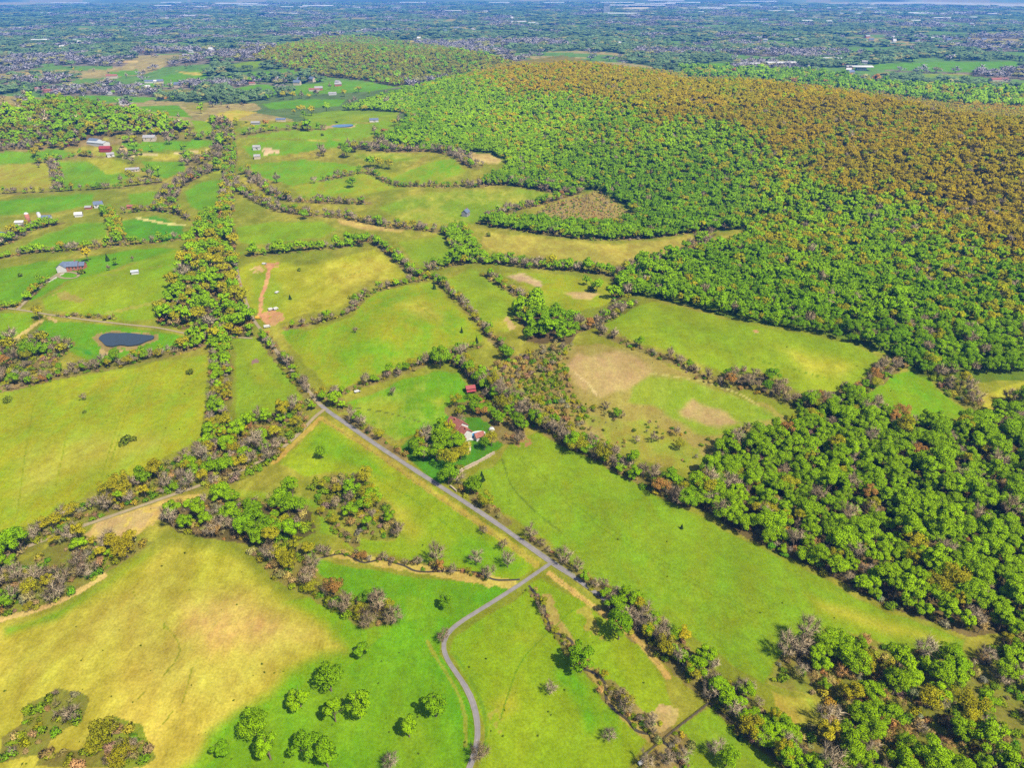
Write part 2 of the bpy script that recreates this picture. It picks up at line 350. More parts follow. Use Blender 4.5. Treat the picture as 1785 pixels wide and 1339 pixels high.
SOFT = [   # polygon, colour, its patches, patchiness, width of the soft edge in pixels
    ([(20, 1120), (200, 1005), (300, 945), (400, 955), (470, 1010), (590, 1095), (605, 1130), (560, 1155), (480, 1200), (390, 1265), (300, 1240), (200, 1170), (60, 1230), (0, 1260), (0, 1150)], (.28, .26, .025), (.37, .29, .05), .48, 70),
    ([(280, 1030), (420, 1000), (540, 1065), (590, 1110), (540, 1145), (450, 1170), (360, 1180), (290, 1130)], (.43, .295, .08), STRAW, .42, 80),
    ([(0, 1085), (60, 1072), (130, 1042), (250, 960), (290, 960), (200, 1020), (100, 1090), (0, 1120)], GREEN, LUSH, .5, 22),
    ([(565, 732), (640, 785), (700, 835), (690, 850), (640, 830), (560, 806), (515, 790)], LUSH, GREEN, .45, 18),
    ([(800, 925), (850, 930), (930, 985), (900, 1008), (830, 1000), (760, 975)], LUSH, GREEN, .45, 22), ([(650, 850), (720, 880), (760, 930), (720, 960), (690, 935)], YG, STRAW, .42, 30),
    ([(560, 600), (620, 570), (680, 590), (700, 620), (640, 645), (590, 660)], LUSH, GREEN, .45, 40), ([(660, 520), (740, 500), (790, 545), (780, 580), (700, 560)], YG, STRAW, .5, 40),
    ([(1380, 1020), (1560, 1070), (1690, 1112), (1650, 1140), (1500, 1110), (1420, 1080)], YG, STRAW, .45, 30), ([(1330, 590), (1450, 605), (1530, 630), (1480, 670), (1400, 670)], YG, STRAW, .45, 40),
    ([(90, 600), (150, 595), (170, 612), (230, 618), (180, 634), (110, 612)], LUSH, (.03, .16, .02), .5, 14), ([(600, 705), (660, 685), (720, 700), (690, 740), (640, 735)], YG, GREEN, .45, 40),
    ([(720, 690), (780, 680), (800, 710), (760, 730)], YG, STRAW, .45, 40), ([(960, 1060), (1020, 1150), (1090, 1240), (1090, 1300), (1010, 1300), (940, 1180)], GREEN, LUSH, .5, 40), ([(1040, 1180), (1090, 1250), (1100, 1300), (1060, 1300)], LUSH, GREEN, .5, 25),
    ([(860, 1100), (940, 1070), (960, 1120), (900, 1160)], YG, GREEN, .45, 50), ([(840, 1220), (900, 1180), (920, 1240), (870, 1280)], YG, STRAW, .42, 40), ([(700, 1030), (860, 1035), (780, 1090), (700, 1090)], LUSH, GREEN, .5, 25),
    ([(0, 760), (160, 720), (340, 740), (300, 800), (150, 860), (0, 920)], YG, (.31, .28, .04), .5, 60), ([(430, 470), (470, 460), (520, 520), (480, 560), (430, 530)], OLV, YG, .5, 20), ([(560, 465), (650, 440), (700, 480), (620, 490)], STRAW, YG, .5, 40),
    ([(1240, 1230), (1270, 1290), (1230, 1330), (1190, 1290)], GREEN, OLV, .5, 30), ([(845, 560), (900, 540), (895, 585), (860, 585)], YG, STRAW, .45, 15), ([(420, 590), (500, 660), (520, 690), (430, 680)], YG, OLV, .5, 40),
]
LINES = [   # worn lines and edges: photograph polyline, half width in metres, colour
    ([(470, 462), (466, 490), (456, 515), (453, 550)], 1.4, DIRT), ([(15, 602), (42, 580), (70, 560)], 2.2, (.42, .33, .10)),
    ([(562, 731), (640, 778), (720, 834), (790, 882), (850, 922), (915, 967), (935, 985)], 1.7, (.31, .25, .035)), ([(560, 728), (530, 757), (500, 785), (478, 806)], 1.6, (.38, .28, .05)),
    ([(958, 1000), (1010, 1040), (1060, 1075), (1100, 1105), (1130, 1135), (1165, 1180)], 1.2, (.40, .27, .07)),
    ([(0, 1080), (60, 1068), (130, 1038), (180, 1005)], 1.5, (.42, .30, .10)), ([(590, 965), (680, 985), (760, 995), (850, 1015), (890, 1018)], 2.5, (.36, .28, .06)),
    ([(955, 1042), (960, 1075), (985, 1105), (1000, 1135), (1040, 1180), (1070, 1230), (1110, 1265), (1160, 1310)], 1.8, (.28, .22, .05)),
    ([(60, 700), (44, 790), (30, 900)], .28, (.19, .225, .010)), ([(235, 650), (205, 740), (172, 850)], .28, (.19, .225, .010)), ([(243, 651), (213, 741), (180, 851)], .28, (.19, .225, .010)), ([(125, 690), (112, 780), (90, 880)], .25, (.20, .23, .010)), ([(330, 640), (300, 720), (270, 800)], .25, (.20, .23, .010)),
    ([(905, 800), (1000, 890), (1150, 985), (1310, 1075)], .25, (.12, .18, .008)), ([(912, 796), (1008, 886), (1158, 981), (1318, 1071)], .25, (.12, .18, .008)), ([(1100, 560), (1300, 622), (1450, 662)], .3, (.13, .19, .008)), ([(1000, 1062), (905, 1150), (872, 1255)], .22, (.11, .19, .007)),
    ([(650, 830), (720, 870), (800, 930), (850, 975)], .25, (.12, .2, .008)), ([(520, 590), (600, 640), (640, 660)], .3, (.17, .22, .01)), ([(700, 500), (760, 560), (820, 600)], .3, (.17, .22, .01)), ([(470, 520), (540, 500), (640, 470)], .35, (.22, .23, .015)), ([(875, 800), (890, 850), (930, 890), (980, 930)], .45, (.10, .155, .011)), ([(600, 708), (680, 720), (740, 738)], .35, (.10, .12, .02)),
    ([(285, 1090), (318, 1120), (325, 1140), (305, 1165), (285, 1178)], .22, (.21, .21, .015)), ([(232, 1032), (238, 1045)], .2, (.2, .2, .01)), ([(335, 1165), (332, 1190), (318, 1225)], .22, (.22, .22, .015)),
    ([(302, 1240), (295, 1255), (285, 1262)], .2, (.2, .2, .012)), ([(250, 1208), (240, 1220)], .2, (.2, .2, .012)), ([(285, 1085), (287, 1098)], .2, (.18, .2, .01)),
    ([(1235, 1228), (1290, 1275), (1340, 1315)], .5, (.14, .11, .04)), ([(1180, 1270), (1235, 1228)], .4, (.14, .11, .04)),
    ([(790, 828), (830, 808), (860, 790)], .8, (.42, .33, .22)), ([(690, 770), (640, 740), (600, 715)], .8, (.2, .2, .03)),
    ([(1130, 650), (1165, 655), (1230, 665), (1300, 690), (1325, 710)], .5, (.32, .29, .08)), ([(1000, 650), (1020, 660), (1040, 690)], .5, (.44, .33, .15)),
    ([(240, 380), (280, 388), (320, 393)], 2.6, (.42, .38, .12)), ([(85, 490), (105, 480), (112, 474)], 1.6, (.40, .36, .30)),
    ([(846, 1300), (852, 1260), (836, 1210), (815, 1175), (795, 1145)], .5, (.12, .20, .01)), ([(745, 1120), (765, 1155), (790, 1190), (808, 1225), (815, 1260), (812, 1300)], .6, (.2, .23, .02)),
    ([(160, 480), (220, 478), (236, 470), (300, 462)], .8, (.2, .23, .03)), ([(190, 545), (240, 535), (280, 525)], 2.5, (.24, .25, .03)),
    ([(215, 275), (240, 270), (300, 268), (360, 262)], 1.5, (.45, .36, .16)),
]
WOODS = {   # phrase, polygon, spacing, mix (leafy, budding, bare, shrub), floor
    'ridge': ('on the wooded ridge', [(596, 193), (680, 165), (760, 146), (800, 132), (860, 112), (980, 96), (1120, 122), (1200, 132), (1300, 126), (1480, 148), (1640, 172), (1790, 180), (2000, 190), (2000, 680), (1790, 664), (1680, 668), (1600, 655), (1540, 618), (1500, 602), (1400, 578), (1310, 563), (1200, 533), (1140, 520), (1095, 515), (1075, 500), (1090, 482), (1160, 472), (1200, 448), (1310, 407), (1290, 401), (1220, 405), (1140, 416), (1080, 419), (1000, 412), (930, 405), (855, 396), (870, 380), (910, 383), (1000, 390), (1080, 391), (1114, 381), (1082, 354), (1040, 331), (1000, 335), (975, 335), (900, 325), (830, 322), (870, 305), (890, 287), (855, 268), (780, 262), (700, 252), (655, 242), (690, 228), (715, 208), (700, 196), (640, 192)], 4.8, (.9, .06, .04, 0)),
    'right': ('in the big woodland', [(1240, 795), (1290, 770), (1340, 760), (1385, 735), (1400, 712), (1450, 700), (1500, 692), (1550, 717), (1600, 735), (1720, 742), (1742, 702), (1790, 690), (2000, 670), (2000, 1130), (1785, 1100), (1690, 1108), (1620, 1085), (1550, 1060), (1450, 1010), (1340, 957), (1262, 915), (1225, 890), (1195, 862), (1230, 825)], 5.2, (.86, .05, .09, 0)),
    'corner': ('in the open corner wood', [(1362, 1140), (1400, 1105), (1450, 1100), (1530, 1122), (1620, 1145), (1690, 1150), (1790, 1100), (2000, 1120), (2000, 1430), (1480, 1430), (1400, 1339), (1390, 1290), (1440, 1250), (1430, 1215), (1370, 1200), (1340, 1190)], 6.2, (.62, .10, .20, .08)),
    'strip': ('in the tall wood beside the country road', [(335, 396), (375, 370), (395, 365), (406, 400), (412, 460), (422, 510), (440, 560), (442, 588), (385, 592), (340, 577), (280, 568), (272, 542), (300, 510), (310, 470), (327, 430)], 7.5, (.56, .42, .02, 0)),
    'creek': ('in the brushy creek belt', [(-100, 1010), (0, 955), (60, 928), (120, 900), (150, 880), (200, 855), (240, 835), (275, 818), (340, 792), (362, 765), (410, 752), (470, 725), (530, 700), (550, 708), (535, 740), (500, 778), (478, 808), (440, 830), (400, 845), (330, 856), (280, 868), (150, 915), (60, 958), (-100, 1040)], 5.6, (.20, .24, .34, .22)),
    'west': ('in the wood above the straw field', [(-100, 1040), (0, 990), (60, 970), (100, 945), (150, 937), (180, 955), (225, 945), (268, 945), (245, 960), (200, 988), (130, 1034), (60, 1064), (0, 1076), (-100, 1110)], 5.4, (.18, .36, .32, .14)),
    'grove': ('in the bright creek grove', [(282, 895), (330, 875), (370, 868), (430, 872), (490, 878), (540, 895), (550, 930), (510, 945), (460, 950), (400, 945), (350, 938), (310, 932)], 6.6, (.80, .06, .12, .02)),
    'trail': ('in the thicket below the grove', [(430, 957), (500, 942), (545, 952), (542, 990), (570, 1030), (640, 1042), (688, 1062), (685, 1085), (640, 1098), (590, 1072), (540, 1042), (480, 1012)], 5.2, (.12, .26, .38, .24)),
    'knoll': ('on the scrubby knoll', [(540, 842), (580, 826), (640, 832), (652, 862), (690, 902), (700, 922), (690, 940), (640, 940), (612, 922), (600, 900), (552, 880)], 5.4, (.26, .24, .24, .26)),
    'yard': ('around the red-roofed farmhouse', [(695, 800), (705, 775), (735, 760), (760, 748), (790, 742), (800, 770), (830, 778), (835, 795), (820, 812), (790, 832), (765, 848), (730, 822)], 5.8, (.52, .28, .16, .04)),
    'mid': ('in the small wood below the patchy pasture', [(895, 540), (940, 530), (980, 558), (1000, 550), (1012, 575), (992, 600), (920, 596)], 7.0, (.9, .02, .08, 0)),
    'hill': ('on the wooded hill beyond the farms', [(-120, 200), (0, 193), (60, 183), (100, 176), (150, 180), (180, 190), (250, 200), (310, 215), (342, 225), (300, 234), (200, 238), (150, 246), (60, 254), (-120, 258)], 7.0, (.74, .22, .04, 0)),
    'spur': ('on the olive hill behind the ridge', [(440, 100), (500, 80), (560, 66), (640, 66), (700, 76), (760, 84), (840, 98), (895, 112), (800, 136), (740, 141), (690, 151), (640, 141), (540, 131), (480, 112)], 9.0, (.25, .72, .03, 0)),
    'scrubA': ('in the tan scrubland', [(830, 650), (900, 622), (960, 602), (1000, 605), (975, 640), (1010, 690), (1050, 710), (1090, 700), (1160, 730), (1240, 770), (1330, 762), (1240, 805), (1150, 815), (1080, 785), (1000, 752), (900, 695)], 13.0, (.06, .16, .30, .48)),
    'scrubB': ('in the scrub triangle below the ridge', [(908, 382), (960, 357), (1040, 333), (1082, 356), (1108, 380), (1080, 389), (1000, 388)], 9.0, (0, .1, .15, .75)),
    'southwest': ('in the clump below the straw field', [(35, 1265), (50, 1225), (100, 1200), (155, 1215), (140, 1255), (90, 1285), (60, 1339), (240, 1339), (270, 1320), (250, 1265), (200, 1250), (180, 1300), (0, 1330), (0, 1290)], 5.2, (.06, .38, .36, .20)),
    'left': ('in the hedges round the pond', [(-60, 600), (30, 600), (80, 590), (130, 600), (100, 640), (40, 660), (-60, 690)], 8.0, (.2, .2, .35, .25)),
    'behind': ('in the green wood behind the ridge', [(1180, 120), (1300, 124), (1400, 128), (1560, 150), (1700, 158), (1950, 165), (1950, 200), (1785, 192), (1640, 184), (1480, 160), (1300, 140), (1200, 138)], 11.0, (.85, .12, .03, 0)),
    'gap': ('between the tan pasture and the ridge', [(1190, 440), (1215, 420), (1250, 405), (1225, 435), (1195, 455)], 7.0, (.4, .0, .6, 0)),
    'draw': ('at the mouth of the ridge valley', [(1080, 500), (1060, 480), (1110, 462), (1160, 450), (1195, 448), (1160, 475), (1095, 515), (1060, 530)], 7.0, (.75, .05, .2, 0)),
    'eastgap': ('in the hedge beside the small green pasture', [(1600, 640), (1640, 640), (1690, 680), (1720, 705), (1700, 720), (1650, 690)], 7.0, (.3, .15, .4, .15)),
}
HEDGES = [   # phrase, polyline, width, spacing, mix (leafy, budding, bare, shrub), size
    ('in the hedgerow between the yellow pasture and the narrow pasture', [(382, 592), (388, 640), (384, 700), (380, 760), (375, 790)], 13, 4.2, (.5, .28, .12, .10), .95),
    ('along the road beside the domed pasture', [(455, 585), (480, 612), (512, 655), (542, 692), (562, 708)], 9, 4.2, (.35, .15, .38, .12), .8),
    ('in the hedgerow below the domed pasture', [(575, 692), (620, 675), (700, 650), (760, 627), (800, 613), (835, 603)], 7, 4.5, (.30, .10, .42, .18), .8),
    ('in the hedgerow between the domed pasture and its neighbour', [(760, 487), (792, 517), (832, 557), (862, 595), (890, 622)], 7, 4.2, (.22, .08, .55, .15), .75),
    ('in the hedgerow beside the patchy pasture', [(845, 478), (890, 507), (930, 530), (955, 550)], 9, 4.2, (.35, .10, .45, .10), .8),
    ('in the tree line above the patchy pasture', [(745, 470), (790, 462), (830, 455), (880, 460), (940, 467), (1000, 470), (1060, 478)], 11, 4.4, (.62, .08, .28, .02), 1.0),
    ('in the tree line above the dirt track field', [(440, 445), (500, 440), (560, 433), (600, 430), (645, 418)], 10, 4.6, (.85, .02, .12, 0), 1.05),
    ('in the hedgerow right of the dirt track field', [(650, 420), (690, 450), (722, 480), (745, 484)], 9, 4.2, (.55, .05, .35, .05), .9),
    ('in the hedgerow between dirt track and domed pasture', [(500, 572), (560, 562), (612, 545), (640, 512), (690, 498), (755, 486)], 6, 5.0, (.22, .10, .45, .23), .75),
    ('in the green block of trees left of the tan pasture', [(790, 400), (800, 420), (815, 440), (800, 455)], 26, 4.6, (.8, .05, .15, 0), .95),
    ('in the tree line above the tan pasture', [(840, 388), (900, 397), (960, 408), (1040, 416), (1120, 414), (1200, 403), (1260, 395)], 16, 4.6, (.92, .05, .03, 0), .95),
    ('along the edge of the patchy pasture', [(1010, 575), (1050, 562), (1100, 530)], 12, 4.5, (.3, .1, .5, .1), .85),
    ('in the hedgerow below the ridge pasture', [(1045, 580), (1110, 606), (1180, 632), (1240, 667), (1270, 668)], 8, 4.0, (.10, .10, .62, .18), .75),
    ('in the bushy corner below the ridge pasture', [(1270, 668), (1300, 662), (1340, 678), (1400, 704), (1440, 705)], 17, 4.4, (.14, .10, .62, .14), .85),
    ('in the hedgerow at the end of the ridge pasture', [(1400, 706), (1450, 698), (1500, 680), (1545, 648), (1570, 630)], 11, 4.2, (.12, .12, .6, .16), .85),
    ('in the hedgerow behind the long pasture', [(800, 632), (850, 672), (885, 705), (930, 733), (970, 758), (1010, 782), (1060, 803), (1110, 832), (1145, 850), (1190, 872)], 10, 3.8, (.20, .14, .50, .16), .85),
    ('at the near end of the hedgerow behind the long pasture', [(1145, 850), (1190, 872), (1215, 880), (1240, 830)], 12, 4.0, (.4, .2, .3, .1), .9),
    ('on the roadside of the long pasture', [(802, 845), (840, 880), (880, 910)], 6, 6.0, (.3, .2, .3, .2), .75),
    ('in the bare hedge beside the road junction', [(925, 945), (960, 968), (1000, 1000), (1050, 1032)], 6, 3.6, (.02, .10, .68, .2), .62),
    ('in the roadside hedge of the long pasture', [(1050, 1032), (1100, 1068), (1150, 1112), (1200, 1152), (1250, 1197), (1300, 1232), (1350, 1282), (1400, 1332), (1460, 1400)], 10, 3.2, (.24, .14, .44, .18), .66),
    ('on the field side of the hidden lane', [(1060, 1065), (1110, 1100), (1150, 1130), (1190, 1165), (1230, 1205), (1290, 1265), (1350, 1310), (1420, 1390)], 9, 3.8, (.32, .18, .32, .18), .72),
    ('between the road and the round lush pasture', [(600, 728), (640, 755), (680, 785), (700, 800)], 7, 4.4, (.2, .12, .5, .18), .72),
    ('above the road bend', [(575, 690), (560, 700), (600, 712)], 9, 4.0, (.5, .2, .2, .1), .8),
    ('along the creek across the triangle pasture', [(560, 965), (620, 972), (680, 982), (740, 988), (800, 1000), (850, 1008)], 4, 3.8, (.0, .14, .34, .52), .5),
    ('along the winding creek beside the driveway pasture', [(925, 1030), (940, 1050), (950, 1075), (975, 1110), (1000, 1145), (1040, 1180), (1070, 1225), (1120, 1265), (1180, 1320), (1220, 1390)], 4, 4.6, (.03, .14, .27, .56), .45),
    ('in the brush where the creek meets the fence', [(1060, 1200), (1100, 1250), (1150, 1275), (1190, 1300), (1140, 1339)], 9, 4.6, (.06, .2, .42, .32), .6),
    ('along the lower edge of the triangle pasture', [(560, 890), (590, 930), (620, 950)], 4, 5, (.1, .2, .3, .4), .6),
    ('around the pond', [(20, 625), (80, 600), (120, 600), (90, 620), (40, 650)], 8, 5.5, (.25, .2, .35, .2), .8),
    ('in the hedgerow above the yellow pasture', [(-60, 690), (0, 680), (100, 655), (200, 637), (290, 618), (345, 602)], 12, 4.0, (.22, .16, .42, .20), .75),
    ('at the corner by the pond hedge', [(345, 600), (370, 590)], 12, 4.0, (.8, .1, .1, 0), 1.0),
    ('along the lane by the estate', [(0, 540), (40, 530), (70, 500), (90, 485)], 7, 4.4, (.55, .25, .1, .1), .7),
    ('in the tree line above the estate lawn', [(-60, 460), (0, 450), (60, 440), (130, 437), (200, 428), (260, 424), (325, 415)], 9, 4.6, (.45, .3, .2, .05), .9),
    ('in the hedge between the two lush fields', [(190, 372), (200, 395), (210, 420)], 12, 4.6, (.5, .4, .1, 0), .9),
    ('in the wooded hedge left of the lush field', [(-40, 440), (20, 420), (50, 400), (100, 390)], 14, 4.8, (.7, .2, .1, 0), .9),
    ('along the lane north of the estate', [(215, 372), (260, 366), (310, 372), (330, 385)], 8, 4.6, (.3, .3, .4, 0), .9),
    ('beside the north road', [(395, 370), (397, 330), (400, 300), (405, 270), (400, 250)], 16, 4.6, (.3, .3, .4, 0), 1.0),
    ('in the bare belt of the north valley', [(405, 320), (440, 345), (480, 365), (540, 375), (600, 378), (680, 395), (760, 402)], 14, 5.0, (.1, .15, .65, .1), .85),
    ('in the bare belt beyond the north valley', [(430, 300), (470, 335), (500, 350), (560, 352), (640, 355)], 12, 5.0, (.1, .15, .65, .1), .85),
    ('along the far lush pasture', [(560, 315), (640, 300), (690, 325), (830, 325)], 8, 5.0, (.25, .1, .6, .05), .85),
    ('below the far wood', [(600, 255), (680, 262), (760, 262), (790, 268), (830, 290)], 22, 5.4, (.2, .05, .7, .05), 1.0),
    ('in the bare wood beside the far wood', [(820, 325), (880, 318), (940, 328), (980, 338)], 16, 5.0, (.3, .05, .6, .05), 1.0),
    ('beside the scrub triangle', [(850, 378), (900, 365), (960, 350), (1010, 335)], 14, 5.0, (.35, .1, .5, .05), .9),
    ('in the bare belt left of the north road', [(285, 365), (300, 330), (330, 310), (370, 295)], 24, 5.4, (.12, .2, .65, 0), 1.0),
    ('along the barn lane', [(-40, 340), (60, 335), (100, 334), (200, 328), (280, 318)], 10, 5.0, (.3, .3, .4, 0), .9),
    ('between the yellow field and the lush field', [(90, 280), (100, 305), (103, 330)], 12, 5.0, (.1, .1, .8, 0), .9),
    ('along the foot of the wooded hill', [(-60, 262), (60, 258), (150, 250), (220, 245), (300, 240), (400, 240)], 20, 6.0, (.25, .15, .6, 0), 1.0),
    ('around the white barns', [(60, 285), (140, 272), (200, 275), (240, 270)], 10, 6.0, (.4, .3, .3, 0), .9),
    ('in the valley of the north road', [(340, 285), (380, 270), (395, 245), (390, 225), (380, 210)], 30, 6.4, (.12, .12, .76, 0), 1.0),
    ('along the far road', [(405, 240), (440, 232), (500, 225), (560, 225)], 16, 7.0, (.3, .1, .6, 0), 1.0),
    ('below the estate', [(100, 550), (160, 552), (200, 556)], 4, 9, (.3, .3, .3, .1), .6),
    ('behind the farmhouse', [(800, 715), (840, 712), (870, 725), (880, 745), (890, 760)], 18, 6.0, (.5, .25, .2, .05), .85),
    ('behind the farm pool', [(850, 765), (870, 770), (885, 758)], 10, 5.5, (.5, .4, .1, 0), .75),
    ('at the far end of the round lush pasture', [(790, 630), (820, 655), (840, 690), (860, 700)], 8, 5.0, (.35, .1, .45, .1), .8),
]
SINGLES = [   # photograph point of the foot, kind, size, tint, label
    (797, 778, 'L', .72, .3, 'green tree in front of the farmhouse'), (783, 766, 'L', .8, .5, 'dark green tree at the road end of the farmhouse'), (768, 778, 'L', 1.0, .0, 'very bright green tree left of the farmhouse'), (812, 792, 'Y', .7, .3, 'olive tree by the garden path of the farmhouse'), (800, 742, 'B', .75, .6, 'brown bare tree behind the farmhouse'), (745, 800, 'B', .9, .3, 'pale bare tree in the farmhouse yard'), (782, 845, 'L', 1.0, .4, 'rounded green tree on the roadside below the farmhouse'), (845, 785, 'L', .6, .6, 'dark green tree beside the farm pool'), (857, 778, 'Y', .8, .4, 'olive tree at the end of the garden wall'),
    (525, 1232, 'L', .86, 0, 'bright green tree left of the four tree group on the lush slope'), (578, 1205, 'L', .92, .3, 'tall green tree topmost in the group on the lush slope'),
    (585, 1258, 'L', .82, .1, 'green tree between two others in the group on the lush slope'), (628, 1252, 'L', .95, 0, 'round bright green tree right of the group on the lush slope'),
    (447, 1282, 'L', .95, .1, 'bright green tree standing where the straw field turns lush'), (472, 1325, 'L', 1.0, .2, 'green tree in front of the one where straw field turns lush'),
    (540, 1322, 'L', .9, .5, 'dark green tree left of the pair at the photo bottom'), (572, 1338, 'L', .95, .4, 'dark green tree right of the pair at the photo bottom'),
    (386, 1318, 'L', .66, .6, 'small dark green tree alone at the foot of the straw field'), (760, 1250, 'L', .85, .4, 'lone green tree left of the driveway curve'),
    (714, 1286, 'L', .74, .0, 'light green tree with dead top left of the driveway'), (630, 1146, 'L', .72, .5, 'dark green tree below the thicket trail'),
    (680, 1338, 'B', .55, 0, 'thin pale bare tree between lush slope and driveway'), (1012, 1172, 'L', 1.0, .5, 'big dark green tree beside the winding creek'),
    (1078, 1115, 'L', 1.02, .5, 'big dark green tree beside the lane fence'), (778, 1058, 'L', .66, .6, 'small dark green tree alone above the driveway bend'),
    (772, 1120, 'B', .55, .8, 'brown twiggy tree on the driveway bend'), (836, 1325, 'B', .70, .8, 'brown twiggy tree overhanging the driveway at the photo bottom'),
    (958, 1212, 'B', .48, .1, 'small pale dead tree in the middle of the driveway pasture'), (1062, 1290, 'B', .5, .2, 'grey bare tree in the lower driveway pasture'),
    (684, 1088, 'B', .85, .6, 'tan bare tree at the tip of the thicket trail'), (1190, 1118, 'Y', .62, 'yellow', 'round bright yellow tree in the roadside hedge'),
    (1266, 1336, 'L', .66, .1, 'bright green tree inside the board fenced paddock'), (1245, 1318, 'B', .6, .1, 'pale bare tree inside the board fenced paddock'), (1190, 1330, 'B', .5, .1, 'pale bare tree by the paddock fence'),
    (222, 772, 'S', 1.7, .8, 'dark bush alone in the yellow pasture'), (232, 768, 'S', 1.1, .6, 'smaller bush beside the dark bush in the yellow pasture'), (147, 698, 'B', .42, .6, 'grey twiggy bush in the upper yellow pasture'), (147, 720, 'S', .7, .7, 'small dark bush below the grey bush in the yellow pasture'),
    (333, 652, 'S', 1.3, .7, 'dark green bush near the top corner of the yellow pasture'), (15, 700, 'S', 1.3, .7, 'dark bush at the left end of the yellow pasture'),
    (840, 838, 'E', .62, 0, 'dark conifer alone in the corner of the long pasture'), (768, 640, 'L', 1.15, .2, 'big bright green tree on the lower edge of the domed pasture'), (760, 632, 'L', .8, .2, 'green tree leaning on the big one below the domed pasture'),
    (882, 627, 'L', .98, .4, 'round dark green tree at the head of the scrubland'), (805, 580, 'E', .45, 0, 'small dark cedar on the domed pasture'), (831, 598, 'E', .55, 0, 'dark cedar at the lower corner of the domed pasture'),
    (757, 504, 'E', .6, 0, 'dark cedar at the top corner of the domed pasture'), (620, 580, 'B', .4, .8, 'brown bush on the domed pasture'), (506, 522, 'E', .5, 0, 'dark cedar in the dirt track field'), (522, 472, 'S', 1.1, .8, 'dark bush at the top of the dirt track field'),
    (1188, 922, 'E', .30, 0, 'tiny dark conifer in the middle of the long pasture'), (1040, 510, 'L', .9, .1, 'bright green tree on the island in the patchy pasture'), (1030, 508, 'S', 1.8, .5, 'bush on the island in the patchy pasture'), (1022, 497, 'L', .7, .1, 'green tree behind the island in the patchy pasture'),
    (8, 605, 'E', .9, 0, 'dark conifer beside the tan path'), (70, 558, 'Y', .95, .3, 'yellow green tree where lane meets tan path'), (155, 456, 'Y', 1.0, 'yellow', 'golden tree on the hedge above the estate lawn'),
    (188, 455, 'E', .7, 0, 'dark conifer above the estate lawn'), (203, 462, 'L', .7, .6, 'dark tree right of the conifer above the estate lawn'), (144, 477, 'S', 1.6, .6, 'round dark bush beside the estate house'), (38, 482, 'S', 1.3, .9, 'reddish bush on the estate lawn'),
    (232, 455, 'B', .4, .6, 'grey bush on the upper estate lawn'), (190, 472, 'B', .4, .6, 'grey bush in the middle of the estate lawn'), (830, 985, 'B', .62, .2, 'pale bare tree near the junction in the triangle pasture'), (885, 990, 'B', .66, .1, 'silvery bare tree beside the road junction'),
    (760, 985, 'B', .85, .5, 'tall bare tree on the creek of the triangle pasture'), (843, 930, 'B', .4, .7, 'small bare tree on the upper triangle pasture'), (876, 958, 'B', .5, .7, 'brown bare tree by the road in the triangle pasture'), (850, 1010, 'B', .65, .6, 'brown bare tree by the creek bend'),
    (530, 382, 'L', .85, .4, 'green tree alone in the north valley'), (632, 430, 'L', 1.1, .3, 'big green tree at the end of the tree line'), (685, 690, 'B', .5, .5, 'thin bare tree in the round lush pasture'), (455, 735, 'B', .8, .5, 'bare tree at the foot of the narrow pasture'), (490, 735, 'B', .8, .4, 'bare tree near the hidden lane bend'),
    (905, 775, 'B', .75, .7, 'brown bare tree behind the farmhouse lawn'), (1075, 728, 'L', .55, .4, 'small round green tree in the scrubland'), (1300, 752, 'B', .5, .7, 'brown bush at the scrubland end'), (1055, 715, 'B', .5, .8, 'dark bush in the scrubland'),
    (850, 412, 'S', 1.4, .7, 'dark bush at the corner of the tan pasture'), (1290, 1290, 'E', .4, 0, 'dark yew by the board fence'), (1645, 1175, 'L', 1.05, .3, 'big green tree casting shade on the end of the long pasture'), (1390, 1145, 'B', .9, .4, 'forked bare tree at the edge of the open wood'),
    (612, 520, 'S', 1.2, .6, 'bush in the hedge below the dirt track field'), (560, 800, 'L', .6, .1, 'small bright tree by the triangle pasture edge'), (510, 865, 'L', .85, .1, 'bright green tree in the brush under the triangle pasture'),
]
ROADS = [
    ('country_road', [(1000, 1006), (957, 978), (900, 937), (840, 895), (770, 850), (700, 805), (640, 765), (600, 736), (572, 718), (556, 704)], 2.3, 'asphalt'),
    ('driveway', [(962, 981), (945, 993), (900, 1024), (850, 1056), (800, 1086), (780, 1099), (768, 1115), (766, 1130), (780, 1155), (805, 1185), (823, 1215), (832, 1245), (836, 1280), (834, 1305), (820, 1339), (790, 1400)], 1.75, 'asphalt'),
    ('hidden_lane', [(1560, 1460), (1450, 1370), (1360, 1290), (1300, 1245), (1240, 1200), (1190, 1152), (1120, 1097), (1060, 1050), (1000, 1006), (990, 1000)], 1.8, 'asphalt'),
    ('gravel_lane', [(566, 714), (552, 722), (535, 742), (505, 772), (470, 797), (430, 817), (380, 836), (330, 853), (230, 888), (130, 922), (50, 952), (0, 972), (-90, 1010)], 2.1, 'gravel'),
    ('north_road', [(558, 706), (540, 685), (520, 662), (500, 635), (474, 602), (456, 577), (440, 555), (430, 530), (420, 500), (408, 450), (402, 400), (399, 350), (398, 320), (401, 285), (398, 250)], 2.1, 'gravel'),
    ('farm_lane', [(-60, 540), (0, 536), (40, 541), (100, 551), (160, 559), (230, 567), (275, 571), (330, 583), (440, 590)], 1.6, 'gravel'),
    ('estate_drive', [(30, 540), (50, 520), (70, 500), (85, 488), (100, 478), (112, 471)], 2.6, 'gravel'),
]

# ------------------------------------------------------------------ materials
def new_mat(name):
    m = bpy.data.materials.new(name)
    m.use_nodes = True
    nt = m.node_tree
    nt.nodes.clear()
    out = nt.nodes.new('ShaderNodeOutputMaterial')
    b = nt.nodes.new('ShaderNodeBsdfPrincipled')
    b.inputs['Roughness'].default_value = 0.9
    b.inputs['Specular IOR Level'].default_value = 0.15
    nt.links.new(b.outputs[0], out.inputs[0])
    return m, nt, b, out

